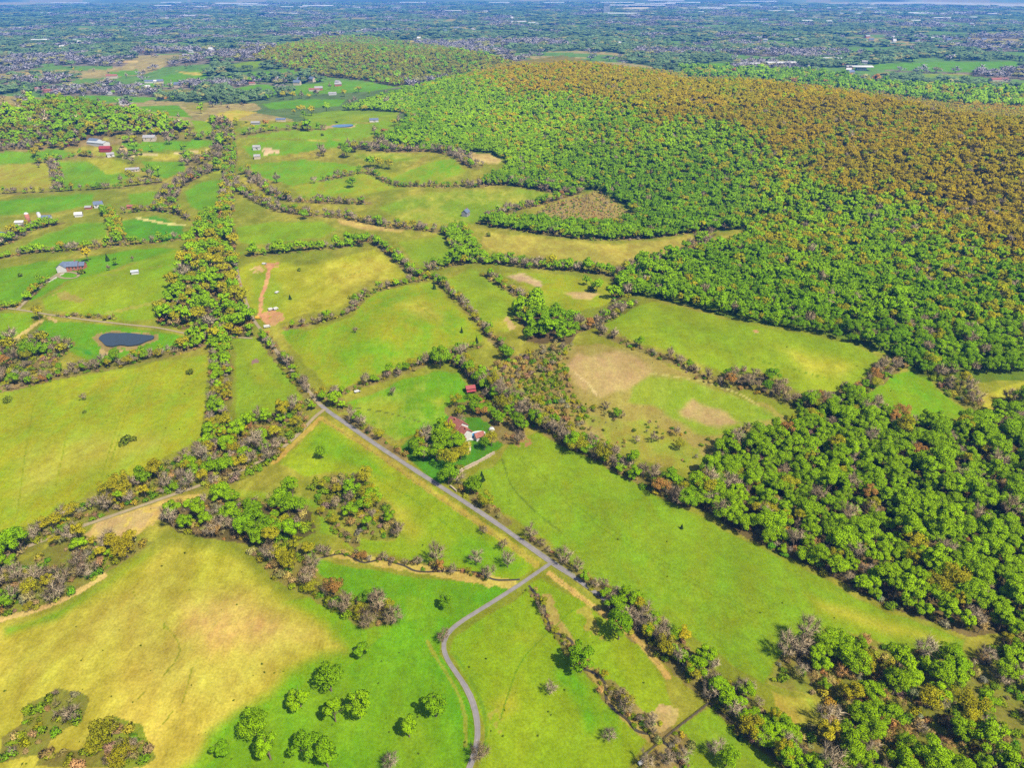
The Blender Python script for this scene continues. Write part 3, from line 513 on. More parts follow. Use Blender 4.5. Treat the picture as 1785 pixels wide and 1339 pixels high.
def N(nt, t, **kw):
    n = nt.nodes.new(t)
    for k, v in kw.items():
        setattr(n, k, v)
    return n

def noise(nt, vec, scale, detail=3.0, rough=0.55):
    n = N(nt, 'ShaderNodeTexNoise')
    n.inputs['Scale'].default_value = scale
    n.inputs['Detail'].default_value = detail
    n.inputs['Roughness'].default_value = rough
    nt.links.new(vec, n.inputs['Vector'])
    return n.outputs['Fac']

def ramp(nt, fac, a, b, lo=0.0, hi=1.0):
    r = N(nt, 'ShaderNodeMapRange')
    r.inputs['From Min'].default_value = a; r.inputs['From Max'].default_value = b
    r.inputs['To Min'].default_value = lo; r.inputs['To Max'].default_value = hi
    nt.links.new(fac, r.inputs['Value'])
    return r.outputs[0]

def mathn(nt, op, a, b):
    n = N(nt, 'ShaderNodeMath', operation=op)
    for i, v in enumerate((a, b)):
        if isinstance(v, (int, float)):
            n.inputs[i].default_value = v
        else:
            nt.links.new(v, n.inputs[i])
    return n.outputs[0]

def mixc(nt, fac, a, b, mode='MIX'):
    n = N(nt, 'ShaderNodeMix', data_type='RGBA', blend_type=mode)
    for s, v in ((0, fac), (6, a), (7, b)):
        if isinstance(v, (int, float)):
            n.inputs[s].default_value = v
        elif isinstance(v, tuple):
            n.inputs[s].default_value = (*v, 1)
        else:
            nt.links.new(v, n.inputs[s])
    return n.outputs[2]

def plain(name, c, var=0.15, scale=1.0, rough=0.8, spec=0.2, metal=0.0):
    m, nt, b, _ = new_mat(name)
    tc = N(nt, 'ShaderNodeTexCoord')
    f = noise(nt, tc.outputs['Object'], scale, 4)
    col = mixc(nt, ramp(nt, f, .3, .7), tuple(v * .72 * (1 - var) for v in c), tuple(min(.8, v * .72 * (1 + var)) for v in c))
    nt.links.new(col, b.inputs['Base Color'])
    b.inputs['Roughness'].default_value = rough
    b.inputs['Specular IOR Level'].default_value = spec
    b.inputs['Metallic'].default_value = metal
    return m

def ground_material():
    m, nt, b, _ = new_mat('meadow_ground')
    geo = N(nt, 'ShaderNodeNewGeometry')
    pos = geo.outputs['Position']
    c1 = N(nt, 'ShaderNodeAttribute', attribute_name='field_colour').outputs['Color']
    c2 = N(nt, 'ShaderNodeAttribute', attribute_name='patch_colour').outputs['Color']
    am = N(nt, 'ShaderNodeAttribute', attribute_name='patchiness').outputs['Fac']
    st = N(nt, 'ShaderNodeAttribute', attribute_name='mown').outputs['Fac']
    mp = N(nt, 'ShaderNodeMapping'); mp.inputs['Rotation'].default_value = (0, 0, 0.5); mp.inputs['Scale'].default_value = (1, .55, 1)
    nt.links.new(pos, mp.inputs[0])
    big = noise(nt, mp.outputs[0], 0.018, 6, .62)
    mid = noise(nt, mp.outputs[0], 0.11, 5, .65)
    s = mathn(nt, 'ADD', mathn(nt, 'MULTIPLY', big, .68), mathn(nt, 'MULTIPLY', mid, .32))
    thr = mathn(nt, 'ADD', mathn(nt, 'SUBTRACT', s, 1.0), am)        # > 0 where a patch shows
    f = ramp(nt, thr, -.13, .13)
    col = mixc(nt, f, c1, c2)
    fine = noise(nt, pos, 1.2, 4, .75)
    tuft = noise(nt, pos, 0.28, 4, .7)
    v = mathn(nt, 'MULTIPLY', ramp(nt, fine, .28, .72, .70, 1.30), ramp(nt, tuft, .25, .75, .80, 1.20))
    # mowing lines
    mp2 = N(nt, 'ShaderNodeMapping'); mp2.inputs['Rotation'].default_value = (0, 0, -0.62)
    nt.links.new(pos, mp2.inputs[0])
    mp2.inputs['Scale'].default_value = (1.8, .12, 1)
    streak = noise(nt, mp2.outputs[0], .9, 3, .6)
    w = mathn(nt, 'MULTIPLY', mathn(nt, 'SUBTRACT', streak, .5), mathn(nt, 'ADD', mathn(nt, 'MULTIPLY', st, .20), .16))
    blot = noise(nt, mp.outputs[0], .055, 4, .6)
    v = mathn(nt, 'MULTIPLY', v, ramp(nt, blot, .3, .7, .80, 1.18))
    v = mathn(nt, 'ADD', v, w)
    vv = N(nt, 'ShaderNodeCombineColor')
    for i in range(3):
        nt.links.new(v, vv.inputs[i])
    col = mixc(nt, 1.0, col, vv.outputs[0], 'MULTIPLY')
    hs = N(nt, 'ShaderNodeHueSaturation')
    nt.links.new(ramp(nt, mid, .3, .7, .480, .522), hs.inputs['Hue'])
    nt.links.new(col, hs.inputs['Color'])
    nt.links.new(hs.outputs[0], b.inputs['Base Color'])
    b.inputs['Roughness'].default_value = 1.0
    b.inputs['Specular IOR Level'].default_value = 0.0
    return m

def leaf_material(name, trans=0.25):
    m, nt, b, out = new_mat(name)
    t = N(nt, 'ShaderNodeAttribute', attribute_name='tint', attribute_type='INSTANCER').outputs['Color']
    geo = N(nt, 'ShaderNodeNewGeometry')
    f = noise(nt, geo.outputs['Position'], 1.1, 2)
    oi = N(nt, 'ShaderNodeObjectInfo')
    v = mathn(nt, 'MULTIPLY', ramp(nt, f, .3, .7, .80, 1.20), ramp(nt, oi.outputs['Random'], 0, 1, .90, 1.10))
    vv = N(nt, 'ShaderNodeCombineColor')
    for i in range(3):
        nt.links.new(v, vv.inputs[i])
    col = mixc(nt, 1.0, t, vv.outputs[0], 'MULTIPLY')
    nt.links.new(col, b.inputs['Base Color'])
    b.inputs['Roughness'].default_value = .75
    b.inputs['Specular IOR Level'].default_value = .0
    if trans:
        tr = N(nt, 'ShaderNodeBsdfTranslucent')
        nt.links.new(col, tr.inputs['Color'])
        mx = N(nt, 'ShaderNodeMixShader'); mx.inputs[0].default_value = trans
        nt.links.new(b.outputs[0], mx.inputs[1]); nt.links.new(tr.outputs[0], mx.inputs[2])
        nt.links.new(mx.outputs[0], out.inputs[0])
    return m

def water_material(name, c, rough=.08):
    m, nt, b, _ = new_mat(name)
    b.inputs['Base Color'].default_value = (*c, 1)
    b.inputs['Roughness'].default_value = rough
    b.inputs['Specular IOR Level'].default_value = .5
    geo = N(nt, 'ShaderNodeNewGeometry')
    bp = N(nt, 'ShaderNodeBump'); bp.inputs['Strength'].default_value = .25; bp.inputs['Distance'].default_value = .1
    nt.links.new(noise(nt, geo.outputs['Position'], .8, 3), bp.inputs['Height'])
    nt.links.new(bp.outputs[0], b.inputs['Normal'])
    return m

def road_material(name, c, worn):
    m, nt, b, _ = new_mat(name)
    ac = N(nt, 'ShaderNodeAttribute', attribute_name='across').outputs['Fac']
    geo = N(nt, 'ShaderNodeNewGeometry')
    f = noise(nt, geo.outputs['Position'], .35, 5, .65)
    g = noise(nt, geo.outputs['Position'], 3.0, 3)
    col = mixc(nt, ramp(nt, f, .35, .65), c, worn)
    col = mixc(nt, ramp(nt, g, .3, .7, 0, .35), col, tuple(v * .6 for v in c))
    ab = mathn(nt, 'ABSOLUTE', ac, 0.0)
    trk = mathn(nt, 'ABSOLUTE', mathn(nt, 'SUBTRACT', ab, .24), 0.0)
    col = mixc(nt, ramp(nt, trk, .03, .12, .30, 0), col, tuple(v * .62 for v in c))
    rag = noise(nt, geo.outputs['Position'], .8, 4, .7)
    edge = mathn(nt, 'ADD', ab, mathn(nt, 'MULTIPLY', mathn(nt, 'SUBTRACT', rag, .5), .28))
    col = mixc(nt, ramp(nt, edge, .39, .45), col, (.11, .115, .02))
    nt.links.new(col, b.inputs['Base Color'])
    return m

M_GROUND = ground_material()
M_LEAF = leaf_material('leaf_clumps', .38)
M_TWIG = leaf_material('bare_twigs', 0)
M_BARK = plain('bark', (.16, .12, .085), .3, 2.0, .95)
M_ROAD = {'asphalt': road_material('asphalt', (.125, .115, .118), (.175, .158, .155)), 'gravel': road_material('gravel', (.17, .135, .085), (.23, .185, .105))}
M_POND = water_material('pond_water', (.018, .024, .026))
M_CREEK = water_material('creek_water', (.035, .028, .016), .3)
M_POOL = water_material('pool_water', (.02, .20, .42), .1)
M_FARPOND = water_material('blue_pond_water', (.008, .035, .10), .15)
M_WHITE = plain('white_paint', (.48, .47, .455), .05, .5)
M_CREAM = plain('cream_render', (.46, .38, .28), .08, .5)
M_REDROOF = plain('red_brown_roof', (.24, .085, .065), .25, .8)
M_REDMETAL = plain('red_metal_roof', (.24, .03, .035), .12, .4, .45, .4)
M_SLATE = plain('blue_grey_roof', (.10, .13, .20), .2, .8)
M_GREY = plain('grey_roof', (.26, .25, .26), .15, .6)
M_STONE = plain('stone', (.33, .27, .20), .25, 1.2)
M_BRICK = plain('red_brick', (.36, .12, .08), .2, 1.5)
M_DARK = plain('dark_glass', (.03, .04, .05), .1, 1, .2, .5)
M_WOOD = plain('weathered_wood', (.17, .12, .08), .25, 1.5)
M_SILVER = plain('galvanised_metal', (.36, .38, .41), .1, .6, .35, .5)
M_RUBBER = plain('rubber', (.02, .02, .02), .1, 2)
M_YELLOW = plain('yellow_paint', (.65, .36, .03), .08, 1, .4, .4)

# ------------------------------------------------------------------ object helpers
def link_mesh(name, verts, faces, mats, parent=None, smooth=False, mat_idx=None):
    me = bpy.data.meshes.new(name)
    me.from_pydata([tuple(map(float, v)) for v in verts], [], [tuple(map(int, f)) for f in faces])
    for m in (mats if isinstance(mats, (list, tuple)) else [mats]):
        me.materials.append(m)
    if mat_idx is not None:
        me.polygons.foreach_set('material_index', np.asarray(mat_idx, np.int32))
    if smooth:
        me.shade_smooth()
    o = bpy.data.objects.new(name, me)
    COL.objects.link(o)
    if parent is not None:
        o.parent = parent
    return o

def tag(o, label, cat, group=None):
    o['label'] = label; o['category'] = cat
    if group:
        o['group'] = group
    return o

def thing(name, loc, rz, label, cat, group=None):
    o = bpy.data.objects.new(name, None)
    COL.objects.link(o)
    o.location = loc; o.rotation_euler = (0, 0, rz)
    o.empty_display_size = 1
    return tag(o, label, cat, group)

# ------------------------------------------------------------------ ground
def far_cells(x, y):
    """far plain: patchwork of woods and fields; 0 wood, 1 bare wood, 2 green, 3 straw, 4 pale"""
    s = 190.0
    wx = x + 90 * (fbm(x / 300, y / 300, 31, 2) - .5); wy = y + 90 * (fbm(x / 300, y / 300, 37, 2) - .5)
    gx, gy = np.floor(wx / s), np.floor(wy / (s * 1.2))
    best = np.full(x.shape, 1e9); val = np.zeros(x.shape)
    for dx in (-1, 0, 1):
        for dy in (-1, 0, 1):
            cx, cy = gx + dx, gy + dy
            jx = (cx + hash2(cx, cy, 3)) * s; jy = (cy + hash2(cx, cy, 4)) * s * 1.2
            d = np.hypot(wx - jx, wy - jy); k = d < best
            best = np.where(k, d, best); val = np.where(k, hash2(cx, cy, 5), val)
    big = fbm(x / 1500, y / 1500, 44, 2)
    v = np.clip(val + (big - .5) * .5 + .30 * (1 - sstep(1500, 2600, np.hypot(x, y))), 0, 1)
    return np.select([v < .48, v < .74, v < .95, v < 1.02], [0, 1, 2, 3], 4)

WARM = [([(770, 132), (860, 100), (980, 90), (1200, 120), (1790, 170), (2000, 180), (2000, 520), (1790, 490), (1700, 440), (1640, 400), (1600, 352), (1500, 352), (1400, 340), (1340, 300), (1318, 246), (1250, 226), (1140, 214), (1090, 197), (1013, 170), (935, 166), (880, 152)], .90),
        ([(1440, 235), (1480, 222), (1590, 200), (1600, 212), (1500, 240), (1430, 262), (1360, 300), (1350, 280)], .35), ([(1330, 296), (1420, 280), (1470, 340), (1390, 345)], .55),
        ([(850, 222), (900, 205), (1010, 212), (1120, 240), (1130, 262), (1000, 245), (900, 235)], .42), ([(1180, 260), (1330, 300), (1420, 345), (1400, 385), (1300, 350), (1200, 310)], .35),
        ([(1280, 410), (1340, 390), (1460, 400), (1480, 450), (1400, 470), (1320, 450)], .50), ([(1530, 395), (1640, 385), (1790, 470), (1790, 600), (1690, 560), (1600, 480)], .42),
        ([(1440, 470), (1500, 460), (1520, 490), (1450, 500)], .3), ([(1620, 560), (1700, 560), (1710, 600), (1640, 600)], .45), ([(1300, 385), (1420, 350), (1590, 345), (1570, 385), (1400, 395)], .03),
        ([(50, 190), (110, 178), (120, 215), (60, 225)], .55), ([(105, 222), (180, 228), (170, 240), (100, 240)], .6)]

LOOSE = ('creek', 'west', 'trail', 'knoll', 'southwest', 'left', 'eastgap', 'corner')
def warm_at(px, py, x, y):
    acc = 0
    rr = np.random.default_rng(3)
    for rep_ in range(7):
        acc = acc + warm_once(px + rr.normal(0, 26, px.shape), py + rr.normal(0, 13, px.shape), x, y)
    return acc / 7

def warm_once(px, py, x, y):
    w = np.full(px.shape, .08)
    qx = px + 46 * (fbm(x / 60, y / 90, 71, 3) - .5); qy = py + 30 * (fbm(x / 60, y / 90, 73, 3) - .5)
    for poly, v in WARM:
        w = np.where(in_poly(qx, qy, poly), v, w)
    return w

def build_ground():
    rows = np.concatenate([np.arange(2.0, 40, 1.2), np.arange(40, 300, 1.9), np.arange(300, 1350, 2.5)])
    dx, dy, dz = ray(np.full(rows.shape, 892.5), rows)
    Y = np.concatenate([[40000.0], (dy * (-CAM_H / dz))[(dy * (-CAM_H / dz)) < 26000], [95, 60, 10, -60, -150, -300.]])
    Y = np.sort(Y)
    U = np.concatenate([-np.geomspace(4, .93, 14), np.linspace(-.90, .90, 720), np.geomspace(.93, 4, 14)]) * (892.5 / FPX) * 1.12
    D = np.maximum(Y * CP + CAM_H * SP, 90.0)
    X = np.clip(U[None, :] * D[:, None], -32000.0 - 100 * np.abs(U)[None, :], 32000.0 + 100 * np.abs(U)[None, :])
    YY = np.repeat(Y[:, None], len(U), 1)
    x, y = X.ravel(), YY.ravel()
    z = terrain(x, y)
    nr, nc = X.shape
    i = np.arange(nr * nc).reshape(nr, nc)
    quads = np.stack([i[:-1, :-1], i[:-1, 1:], i[1:, 1:], i[1:, :-1]], -1).reshape(-1, 4)
    me = bpy.data.meshes.new('ground')
    me.vertices.add(len(x)); me.vertices.foreach_set('co', np.stack([x, y, z], 1).astype(np.float32).ravel())
    me.loops.add(quads.size); me.loops.foreach_set('vertex_index', quads.ravel().astype(np.int32))
    me.polygons.add(len(quads)); me.polygons.foreach_set('loop_start', np.arange(0, quads.size, 4, dtype=np.int32))
    me.update(calc_edges=True)
    me.shade_smooth()
    px, py, dep = project(x, y, z)
    # painting: wobble the borders a little, by metres
    wob = np.minimum(2.2 * FPX / np.maximum(dep, 1), 9.0)
    qx = px + wob * (2 * fbm(x / 9, y / 9, 51, 3) - 1); qy = py + .6 * wob * (2 * fbm(x / 9, y / 9, 53, 3) - 1)
    c1 = np.tile(np.array(ROUGH), (len(x), 1)); c2 = np.tile(np.array(STRAW) * .8, (len(x), 1)); am = np.full(len(x), .42); st = np.zeros(len(x))
    r = np.hypot(x, y)
    f = sstep(900, 1300, r + 300 * (fbm(x / 200, y / 200, 61, 2) - .5))
    fc = far_cells(x, y)
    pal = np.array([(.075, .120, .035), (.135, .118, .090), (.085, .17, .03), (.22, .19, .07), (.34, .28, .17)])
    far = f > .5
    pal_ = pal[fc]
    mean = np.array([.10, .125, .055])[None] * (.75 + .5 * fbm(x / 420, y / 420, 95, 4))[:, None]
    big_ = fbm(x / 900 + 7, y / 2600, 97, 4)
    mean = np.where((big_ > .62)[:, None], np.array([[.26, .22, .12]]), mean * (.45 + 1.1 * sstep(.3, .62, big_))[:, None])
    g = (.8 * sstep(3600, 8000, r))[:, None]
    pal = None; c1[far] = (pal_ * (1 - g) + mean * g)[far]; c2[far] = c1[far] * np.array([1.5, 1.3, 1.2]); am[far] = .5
    wood_floor = np.zeros(len(x), bool); loose = np.zeros(len(x), bool)
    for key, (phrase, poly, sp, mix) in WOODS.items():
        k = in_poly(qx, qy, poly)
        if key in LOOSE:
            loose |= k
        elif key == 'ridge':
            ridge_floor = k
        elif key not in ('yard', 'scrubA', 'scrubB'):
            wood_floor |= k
    def blend(k, f, ca, cb, a):
        g = f[:, None]
        c1[k] = c1[k] * (1 - g) + np.array(ca) * g; c2[k] = c2[k] * (1 - g) + np.array(cb) * g
        am[k] = am[k] * (1 - f) + a * f
    base = [([(150, 1080), (640, 1030), (700, 1100), (700, 1420), (60, 1420)], GREEN, LUSH, .45)]
    for n_, (poly, ca, cb, a) in enumerate(base + FIELDS):
        k = np.where(in_poly(qx, qy, poly))[0]
        if not len(k):
            continue
        q = np.array(poly, float)
        d, _ = seg_dist(qx[k], qy[k], [tuple(v) for v in q] + [tuple(q[0])])
        soft = 34 if n_ == 9 else 5 if q[:, 1].mean() > 300 else 1.5
        blend(k, sstep(0, 1, d / soft + (.8 * (fbm(x[k] / 12, y[k] / 12, 69, 3) - .5) if soft > 2 else 0)), ca, cb, a)
    k = in_poly(px, py, FIELDS[8][0]); st[k] = 1.0
    for poly, ca, cb, a, soft in SOFT:
        q = np.array(poly, float)
        k = np.where(in_poly(qx, qy, poly))[0]
        d, _ = seg_dist(qx[k], qy[k], [tuple(v) for v in q] + [tuple(q[0])])
        f = (sstep(0, 1, d / soft) * (.6 + .8 * (fbm(x[k] / 25, y[k] / 25, 59, 3)))).clip(0, 1)[:, None]
        c1[k] = c1[k] * (1 - f) + np.array(ca) * f; c2[k] = c2[k] * (1 - f) + np.array(cb) * f
        am[k] = am[k] * (1 - f[:, 0]) + a * f[:, 0]
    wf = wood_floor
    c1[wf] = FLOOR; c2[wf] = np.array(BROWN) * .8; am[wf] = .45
    wv_ = warm_at(px[ridge_floor], py[ridge_floor], x[ridge_floor], y[ridge_floor])[:, None]
    c1[ridge_floor] = np.array((.09, .15, .012)) * (1 - wv_) + np.array((.24, .165, .02)) * wv_; c2[ridge_floor] = c1[ridge_floor] * .8; am[ridge_floor] = .5
    c1[loose] = THICK; c2[loose] = ROUGH; am[loose] = .5
    for h in HEDGES:
        w = line_world(h[1], 12.0)
        lo, hi = w.min(0) - 30, w.max(0) + 30
        k = np.where((x > lo[0]) & (x < hi[0]) & (y > lo[1]) & (y < hi[1]))[0]
        d, _ = seg_dist(x[k], y[k], [tuple(p) for p in w])
        d = d + 3.0 * (fbm(x[k] / 6, y[k] / 6, 55, 2) - .5)
        g = k[d < h[2] * .42]
        c1[g] = np.array(ROUGH) * .75; c2[g] = np.array(BROWN); am[g] = .5
    for poly, ca, cb, a, soft in SOILS:
        q = np.array(poly, float)
        k = np.where(in_poly(qx, qy, poly))[0]
        d, _ = seg_dist(qx[k], qy[k], [tuple(v) for v in q] + [tuple(q[0])])
        f = sstep(.25, .75, np.clip(d / soft, 0, 1) * .8 + .9 * (fbm(x[k] / 13, y[k] / 13, 58, 4) - .42))[:, None]
        c1[k] = c1[k] * (1 - f) + np.array(ca) * f; c2[k] = c2[k] * (1 - f) + np.array(cb) * f
        am[k] = am[k] * (1 - f[:, 0]) + a * f[:, 0]
    for poly, c in PATCHES:
        k = in_poly(qx + 2.0 * wob * (2 * fbm(x / 14, y / 14, 63, 3) - 1), qy + 1.2 * wob * (2 * fbm(x / 14, y / 14, 65, 3) - 1), poly)
        k &= fbm(x / 5, y / 5, 67, 2) > .30
        c1[k] = c; c2[k] = np.array(c) * .72; am[k] = .5
    for pts, hw, c in LINES:
        w = line_world(pts, 5.0)
        w = smooth_line(w, 2)
        lo, hi = w.min(0) - 8, w.max(0) + 8
        k = np.where((x > lo[0]) & (x < hi[0]) & (y > lo[1]) & (y < hi[1]))[0]
        if not len(k):
            continue
        d, _ = seg_dist(x[k], y[k], [tuple(p) for p in w])
        d = d + hw * .9 * (fbm(x[k] / 3, y[k] / 3, 57, 2) - .5)
        g = k[d < hw]
        c1[g] = c; c2[g] = np.array(c) * .85; am[g] = .4
    for nm, arr in (('field_colour', c1), ('patch_colour', c2)):
        a = me.attributes.new(nm, 'FLOAT_COLOR', 'POINT')
        a.data.foreach_set('color', np.concatenate([arr * GK, np.ones((len(arr), 1))], 1).astype(np.float32).ravel())
    for nm, arr in (('patchiness', am), ('mown', st)):
        a = me.attributes.new(nm, 'FLOAT', 'POINT')
        a.data.foreach_set('value', arr.astype(np.float32))
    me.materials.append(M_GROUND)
    o = bpy.data.objects.new('ground', me)
    COL.objects.link(o)
    o['kind'] = 'structure'
    return o

build_ground()

def ribbon(name, w, width, lift, mat, thick=.0):
    """a strip draped over the terrain"""
    t = np.gradient(w, axis=0); t /= np.linalg.norm(t, axis=1)[:, None] + 1e-9
    n = np.stack([-t[:, 1], t[:, 0]], 1)
    V, F = [], []
    cols = np.array([-.5, -.25, 0, .25, .5]) * 1.0
    wid = np.broadcast_to(np.asarray(width, float), (len(w),))
    for i in range(len(w)):
        for c in cols:
            p = w[i] + n[i] * c * wid[i]
            V.append((p[0], p[1], float(terrain(p[0], p[1])) + lift))
    k = len(cols)
    for i in range(len(w) - 1):
        for j in range(k - 1):
            F.append((i * k + j + 1, i * k + j, (i + 1) * k + j, (i + 1) * k + j + 1))
    o = link_mesh(name, V, F, mat, smooth=True)
    a = o.data.attributes.new('across', 'FLOAT', 'POINT')
    a.data.foreach_set('value', np.tile(cols, len(w)).astype(np.float32))
    o['kind'] = 'structure'
    return o

for i, (nm, pts, wd, mt) in enumerate(ROADS):
    w = smooth_line(line_world(pts, 3.0), 6)
    n = len(w)
    width = wd * 1.18 * (1 + .22 * (vnoise(np.arange(n) / 4.0, np.zeros(n), 81 + i) - .5))
    ribbon(nm, w, width, .10 + .012 * i, M_ROAD[mt])

def water_sheet(name, pts, mat, drop=.05, seed=1):
    q = np.array(pts + [pts[0]], float)
    d = []
    for a, b in zip(q[:-1], q[1:]):
        for t in np.linspace(0, 1, 5, endpoint=False):
            d.append(a + (b - a) * t)
    d = np.array(d)
    for _ in range(3):
        d = .25 * np.roll(d, 1, 0) + .5 * d + .25 * np.roll(d, -1, 0)
    w = P(d[:, 0], d[:, 1])
    z = np.quantile(w[:, 2], .8) + .15
    c = w.mean(0)
    V = [(c[0], c[1], z)] + [(p[0], p[1], z) for p in w]
    n = len(w)
    F = [(0, 1 + i, 1 + (i + 1) % n) for i in range(n)]
    # banks down into the ground
    V += [(c[0] + (p[0] - c[0]) * 1.03, c[1] + (p[1] - c[1]) * 1.03, z - 4) for p in w]
    F += [(1 + i, 1 + n + i, 1 + n + (i + 1) % n, 1 + (i + 1) % n) for i in range(n)]
    o = link_mesh(name, V, F, mat)
    o['kind'] = 'structure'
    return o

water_sheet('pond_water', [(171, 591), (178, 583), (190, 580), (205, 581), (222, 580), (250, 584), (270, 586), (268, 592), (255, 596), (244, 602), (224, 605), (210, 602), (196, 606), (184, 604), (178, 597)], M_POND)
water_sheet('pond_water', [(572, 220), (590, 217), (618, 218), (612, 221), (590, 222)], M_FARPOND)
water_sheet('pond_water', [(-20, 404), (6, 404), (13, 407), (6, 412), (-20, 413)], M_FARPOND)

def wiggle(w, amp, wl, seed):
    n = len(w)
    t = np.gradient(w, axis=0); t /= np.linalg.norm(t, axis=1)[:, None] + 1e-9
    nn = np.stack([-t[:, 1], t[:, 0]], 1)
    s = np.arange(n) * 1.2
    a = amp * (np.sin(s / wl + 1.3 * np.sin(s / wl * .37 + seed)) + .6 * (2 * vnoise(s / wl * .8, s * 0, seed) - 1))
    return smooth_line(w + nn * a[:, None], 2)

w = wiggle(line_world([(920, 1022), (940, 1048), (955, 1078), (978, 1108), (1000, 1140), (1035, 1178), (1062, 1222), (1110, 1262), (1165, 1312), (1215, 1370)], 1.2), 1.8, 3.6, 3)
ribbon('creek', w, 1.0, .06, M_CREEK)
w = wiggle(line_world([(560, 968), (620, 972), (690, 984), (760, 992), (820, 1005), (860, 1008), (905, 1015)], 1.2), 1.6, 4.0, 5)
ribbon('creek', w, .9, .06, M_CREEK)

# ------------------------------------------------------------------ trees: meshes
def tube(V, F, a, b, ra, rb, n=5):
    a, b = Vector(a), Vector(b)
    d = (b - a).normalized()
    u = d.orthogonal().normalized(); v = d.cross(u)
    k = len(V)
    for p, r in ((a, ra), (b, rb)):
        for i in range(n):
            t = 2 * math.pi * i / n
            V.append(tuple(p + u * (r * math.cos(t)) + v * (r * math.sin(t))))
    for i in range(n):
        j = (i + 1) % n
        F.append((k + i, k + j, k + n + j, k + n + i))

def limbs(rng, h, spread, n, r0):
    """trunk with limbs: lists and limb tips"""
    V, F = [], []
    th = h * .55
    lean = Vector((rng.uniform(-.06, .06) * h, rng.uniform(-.06, .06) * h, 0))
    top = Vector((0, 0, th)) + lean
    tube(V, F, (0, 0, -1.2), Vector((0, 0, th * .45)) + lean * .4, r0 * 1.25, r0 * .85, 6)
    tube(V, F, Vector((0, 0, th * .43)) + lean * .4, top, r0 * .85, r0 * .5, 6)
    tips = []
    for i in range(n):
        az = 2 * math.pi * (i + rng.uniform(-.3, .3)) / n
        f = rng.uniform(.35, .95)
        base = lean * f + Vector((0, 0, th * f))
        out = spread * rng.uniform(.5, .95)
        mid = base + Vector((math.cos(az) * out * .5, math.sin(az) * out * .5, h * rng.uniform(.08, .16)))
        tip = base + Vector((math.cos(az) * out, math.sin(az) * out, h * rng.uniform(.2, .42)))
        tip.z = min(tip.z, h * .95)
        tube(V, F, base, mid, r0 * .42, r0 * .26, 4); tube(V, F, mid, tip, r0 * .26, r0 * .1, 4)
        tips.append((mid, tip))
    tip = top + Vector((rng.uniform(-.4, .4), rng.uniform(-.4, .4), h * .38))
    tube(V, F, top, tip, r0 * .5, r0 * .12, 4)
    tips.append((top, tip))
    return V, F, tips

def leaf_cloud(rng, lobes, n, size, centre):
    far_kind = min(1.0, max(0.0, (size - .6) / .8))       # big flakes stand for whole boughs: let them lie along the crown
    """leaf clumps on lobes -> verts, quads, normals (outward of the lobe and of the crown)"""
    L = np.array(lobes)                              # x y z r
    pr = L[:, 3] ** 2; pr = pr / pr.sum()
    k = rng.choice(len(L), n, p=pr)
    d = rng.normal(size=(n, 3)); d[:, 2] = d[:, 2] * .9 + .22
    d /= np.linalg.norm(d, axis=1)[:, None]
    rad = L[k, 3] * rng.uniform(.64, 1.11, n)
    pos = L[k, :3] + d * rad[:, None] * np.array([1, 1, .85])
    nm = d + rng.normal(size=(n, 3)) * (.7 - .35 * far_kind)
    nm /= np.linalg.norm(nm, axis=1)[:, None]
    a = np.cross(nm, rng.normal(size=(n, 3))); a /= np.linalg.norm(a, axis=1)[:, None]
    b = np.cross(nm, a)
    s = size * rng.uniform(.6, 1.35, n)[:, None]
    asp = rng.uniform(.55, 1.0, n)[:, None]
    a, b = a * s * .5, b * s * .5 * asp
    bend = nm * s * .12
    V = np.stack([pos - a - b * .6, pos + a * .7 - b - bend, pos + a + b * .7, pos - a * .6 + b - bend], 1).reshape(-1, 3)
    F = np.arange(4 * n).reshape(n, 4)
    o = pos - np.array(centre); o /= np.linalg.norm(o, axis=1)[:, None] + 1e-9
    nn = .5 * d + .38 * o + rng.normal(size=(n, 3)) * (.30 - .14 * far_kind) + np.array([.10, -.10, .55])
    nn /= np.linalg.norm(nn, axis=1)[:, None]
    return V, F, np.repeat(nn, 4, 0)

def crown_lobes(rng, h, R, n, low=.30):
    out = []
    zc, hz = h * (1 + low) / 2, h * (1 - low) / 2
    for i in range(n):
        for _ in range(40):
            d = rng.normal(size=3); d /= np.linalg.norm(d)
            if d[2] < -.5:
                continue
            f = rng.uniform(.5, .9)
            p = np.array([d[0] * R * f, d[1] * R * f, zc + d[2] * hz * f])
            if all(np.linalg.norm(p - q[:3]) > R * .33 for q in out):
                break
        out.append((*p, R * rng.uniform(.24, .40)))
    out.append((0, 0, zc, R * .40))
    return out

def mesh_of(name, V, F, mats, normals=None, mat_idx=None):
    me = bpy.data.meshes.new(name)
    V = np.asarray(V, np.float32)
    me.from_pydata(V.tolist(), [], F if isinstance(F, list) else F.tolist())
    for m in mats:
        me.materials.append(m)
    if mat_idx is not None:
        me.polygons.foreach_set('material_index', np.asarray(mat_idx, np.int32))
    me.shade_smooth()
    if normals is not None:
        me.normals_split_custom_set_from_vertices([tuple(v) for v in normals])
    return me

